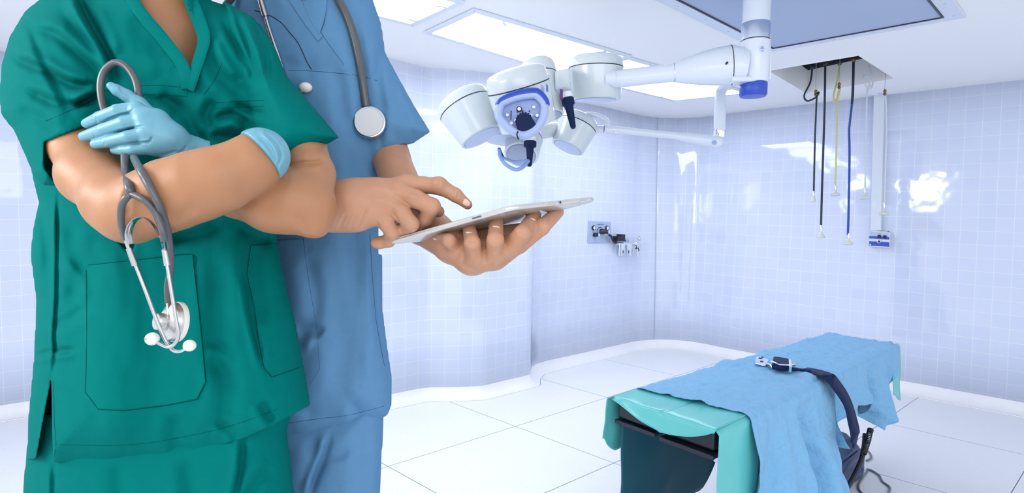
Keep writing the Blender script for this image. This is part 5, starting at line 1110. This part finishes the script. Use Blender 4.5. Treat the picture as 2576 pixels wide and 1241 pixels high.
def nails(items):
    out = []
    for (c, r, rot) in items:
        k = FPX / c[2]; F = Field((c[0] - 1.6 * r[0] * k - 6, c[0] + 1.6 * r[0] * k + 6), (c[1] - 1.6 * r[0] * k - 6, c[1] + 1.6 * r[0] * k + 6), (c[2] - .02, c[2] + .02), 1.0, 1.0, .0012)
        a = math.radians(rot); F.ell(c, r, .002, rot=((math.cos(a), math.sin(a), 0), (-math.sin(a), math.cos(a), 0), (0, 0, 1))); out.append(F.mesh())
    return out
def fd(pieces, x, y): bv = bvh_np(pieces); return cast(bv, x, y, 1.0)[0]
pR, pL = [(rU_, rQ_, 0)], [(lU, lQ, 0)]
nl = nails([((1172, 510, fd(pR, 1172, 511) + .0005), (.0095, .0062, .0022), 38)])
nt = nails([((1180, 586, fd(pL, 1180, 586)), (.0070, .0022, .0018), 5), ((1248, 571, fd(pL, 1248, 571)), (.0075, .0022, .0018), 8), ((1340, 552, fd(pL, 1340, 552)), (.0065, .0022, .0018), 20), ((1096, 602, fd(pL, 1096, 602)), (.0055, .0020, .0018), 12)])
to_obj(pR + pL + [(arU, arQ, 0), (h2U, h2Q, 0), (n2U, n2Q, 0), (b2U, b2Q, 0)] + [(u, q, 1) for u, q in nl] + [(u, q, 2) for u, q in nt], 'body', [SKIN2, NAIL, NAILTIP], bp_)
HR = Field((540, 990), (-480, -100), (1.08, 1.56), 5, 5, .006); HR.ell(hbat(0, -.04, .035), (.094, .124, .106), .02); HR.prism([(540, -285), (800, -265), (900, -255), (990, -245), (990, 0), (540, 0)], .5, 1.28, .01)
r2U, r2Q = HR.mesh(); to_obj([(r2U, r2Q, 0)], 'hair', [HAIR], bp_)
shoes(765, 1.33, 105, bp_)

# ================================================================== tablet
tb = thing('tablet', 'white tablet computer held over the open palm of the person in blue', 'tablet', TA)
def rrect(r, n=8):
    c0 = [TA, TB, TC, TD]; out = []; cen = sum(c0, Vector()) / 4
    for i in range(4):
        p = c0[i]; a = (c0[i - 1] - p).normalized(); c = (c0[(i + 1) % 4] - p).normalized(); o = p + (a + c) * r
        for j in range(n + 1):
            th = math.pi / 2 * j / n; out.append(o - c * r * math.cos(th) - a * r * math.sin(th))
    return out
RR = rrect(.017); CEN = (TA + TC) / 2
def ring(s, z): return [CEN + (p - CEN) * s + TN * z for p in RR]
b = MB(); prof = [(.965, -THK), (.985, -THK * .96), (.996, -THK * .80), (1.0, -THK * .5), (.999, -THK * .15), (.992, 0), (.985, .0004)]; n_ = len(RR); vs = []
for s_, z in prof: vs += ring(s_, z)
fs = [(i * n_ + k, i * n_ + (k + 1) % n_, (i + 1) * n_ + (k + 1) % n_, (i + 1) * n_ + k) for i in range(len(prof) - 1) for k in range(n_)] + [tuple(range(n_))[::-1], tuple(range((len(prof) - 1) * n_, len(prof) * n_))]
b.add(vs, fs); b.build('back_shell', mat('white_shell', (.56, .55, .53), .22, .25, coat=.5), tb, angle=50)
b = MB(); b.prism([p for p in ring(.955, .0004)], TN * .0006); b.build('screen', mat('screen_glass', (.02, .025, .035), .05), tb)
b = MB(); vs = ring(1.001, -THK * .28) + ring(1.002, -THK * .42); b.add(vs, [(k, (k + 1) % n_, n_ + (k + 1) % n_, n_ + k) for k in range(n_)]); b.build('trim_band', mat('silver_trim', (.60, .62, .66), .2, .9), tb)
def edge_item(p0, p1, u0, u1, name, m, z=.45, w_=.0015, out=.0008):
    d = (p1 - p0); o = TN.cross(d).normalized()
    if o.dot(p0 - CEN) < 0: o = -o
    a, c = p0 + d * u0 - TN * THK * z, p0 + d * u1 - TN * THK * z; b = MB(); b.box((a + c) / 2 + o * out * .3, (c - a) / 2, TN * w_, o * out); return b.build(name, m, tb, bevel=.0006)
edge_item(TA, TB, .69, .76, 'card_slot', mat('dark_slot', (.10, .11, .14), .4)); edge_item(TB, TC, .36, .46, 'volume_button', SILVERM, .5, .0016, .0014); edge_item(TB, TC, .74, .85, 'power_button', SILVERM, .5, .0016, .0014); edge_item(TB, TC, .88, .94, 'button', SILVERM, .5, .0016, .0014)
o_ = TN.cross(TC - TB).normalized(); o_ = o_ if o_.dot(TB - CEN) > 0 else -o_; jp = TB.lerp(TC, .52) - TN * THK * .5
b = MB(); b.lathe(jp, o_, [(.0034, 0), (.0034, .0012), (.0024, .0014)], 18); jk = b.build('headphone_jack', SILVER, tb); b = MB(); b.lathe(jp + o_ * .0008, o_, [(.0022, 0), (.0022, .0008)], 16); b.build('jack_hole', BLACK, jk)

# ================================================================== stethoscope worn by the person in blue
s2 = thing('stethoscope', 'grey stethoscope hanging round the neck of the person in blue', 'stethoscope', W(930, 350, 1.18))
def ov(x, y, r): d = cast(qB, x, y, 1.25)[0]; return (x, y, d - r * d / FPX - .001)
tp = [(800, -150, 1.27), (822, -80, 1.23)] + [ov(x, y, 10.5) for x, y in ((838, -40), (852, 0), (872, 40), (890, 92), (903, 150), (912, 205), (921, 268))]
b = MB(); b.tube(line3(tp), 10.5 * 1.2 / FPX, 14); b.tube(line3([(800, -150, 1.27), (760, -185, 1.42), (700, -160, 1.36), (620, -60, 1.26)] + [ov(x, y, 8) for x, y in ((595, -20), (560, 30), (566, 90))]), 9 * 1.2 / FPX, 12); b.build('tubing', TUBEG, s2)
cc_ = Vector(W(930, 308, cast(qB, 930, 308, 1.2)[0] - .020)); ax_ = (-FW + UP * .05 + RT * .06).normalized(); r_ = 42 * 1.18 / FPX
b = MB(); b.lathe(cc_, ax_, [(r_ * .9, -.008), (r_, -.004), (r_ * 1.0, .001), (r_ * .96, .004), (r_ * .86, .0048)], 48); c2 = b.build('chestpiece', SILVER, s2)
b = MB(); b.lathe(cc_, ax_, [(r_ * .85, .003), (r_ * .84, .0056), (0, .0058)], 48); b.build('diaphragm', mat('diaphragm_plastic', (.66, .67, .70), .35), c2)
b = MB(); b.lathe(cc_, ax_, [(r_ * .90, .0044), (r_ * .875, .0062), (r_ * .84, .0058)], 48, cap=False); b.build('rim_ring', mat('pale_rim', (.62, .66, .72), .3), c2)
ml = [ov(x, y, 7) for x, y in ((640, -40), (655, 0), (670, 50), (684, 95), (700, 140), (716, 190), (733, 240), (748, 236), (760, 227))]
b = MB(); b.tube(line3(ml, 5), [6.5 * 1.2 / FPX] * 6 + [5 * 1.2 / FPX] * 35, 12); b.build('ear_tube', SILVER, s2)
b = MB(); b.tube([W(*ov(653, -8, 8)), W(*ov(668, 42, 8))], 8 * 1.2 / FPX, 14); b.build('ear_tube_sleeve', SILVER, s2)
b = MB(); b.tube([W(*ov(742, 238, 9)), W(*ov(762, 225, 9))], 5.5 * 1.19 / FPX, 12); b.build('ear_tip_stem', SILVERM, s2)
p = ov(769, 220, 9); b = MB(); b.ball(W(*p), 14.5 * 1.19 / FPX, 14, (1.1, 1, .85)); b.build('ear_tip', IVORY, s2)
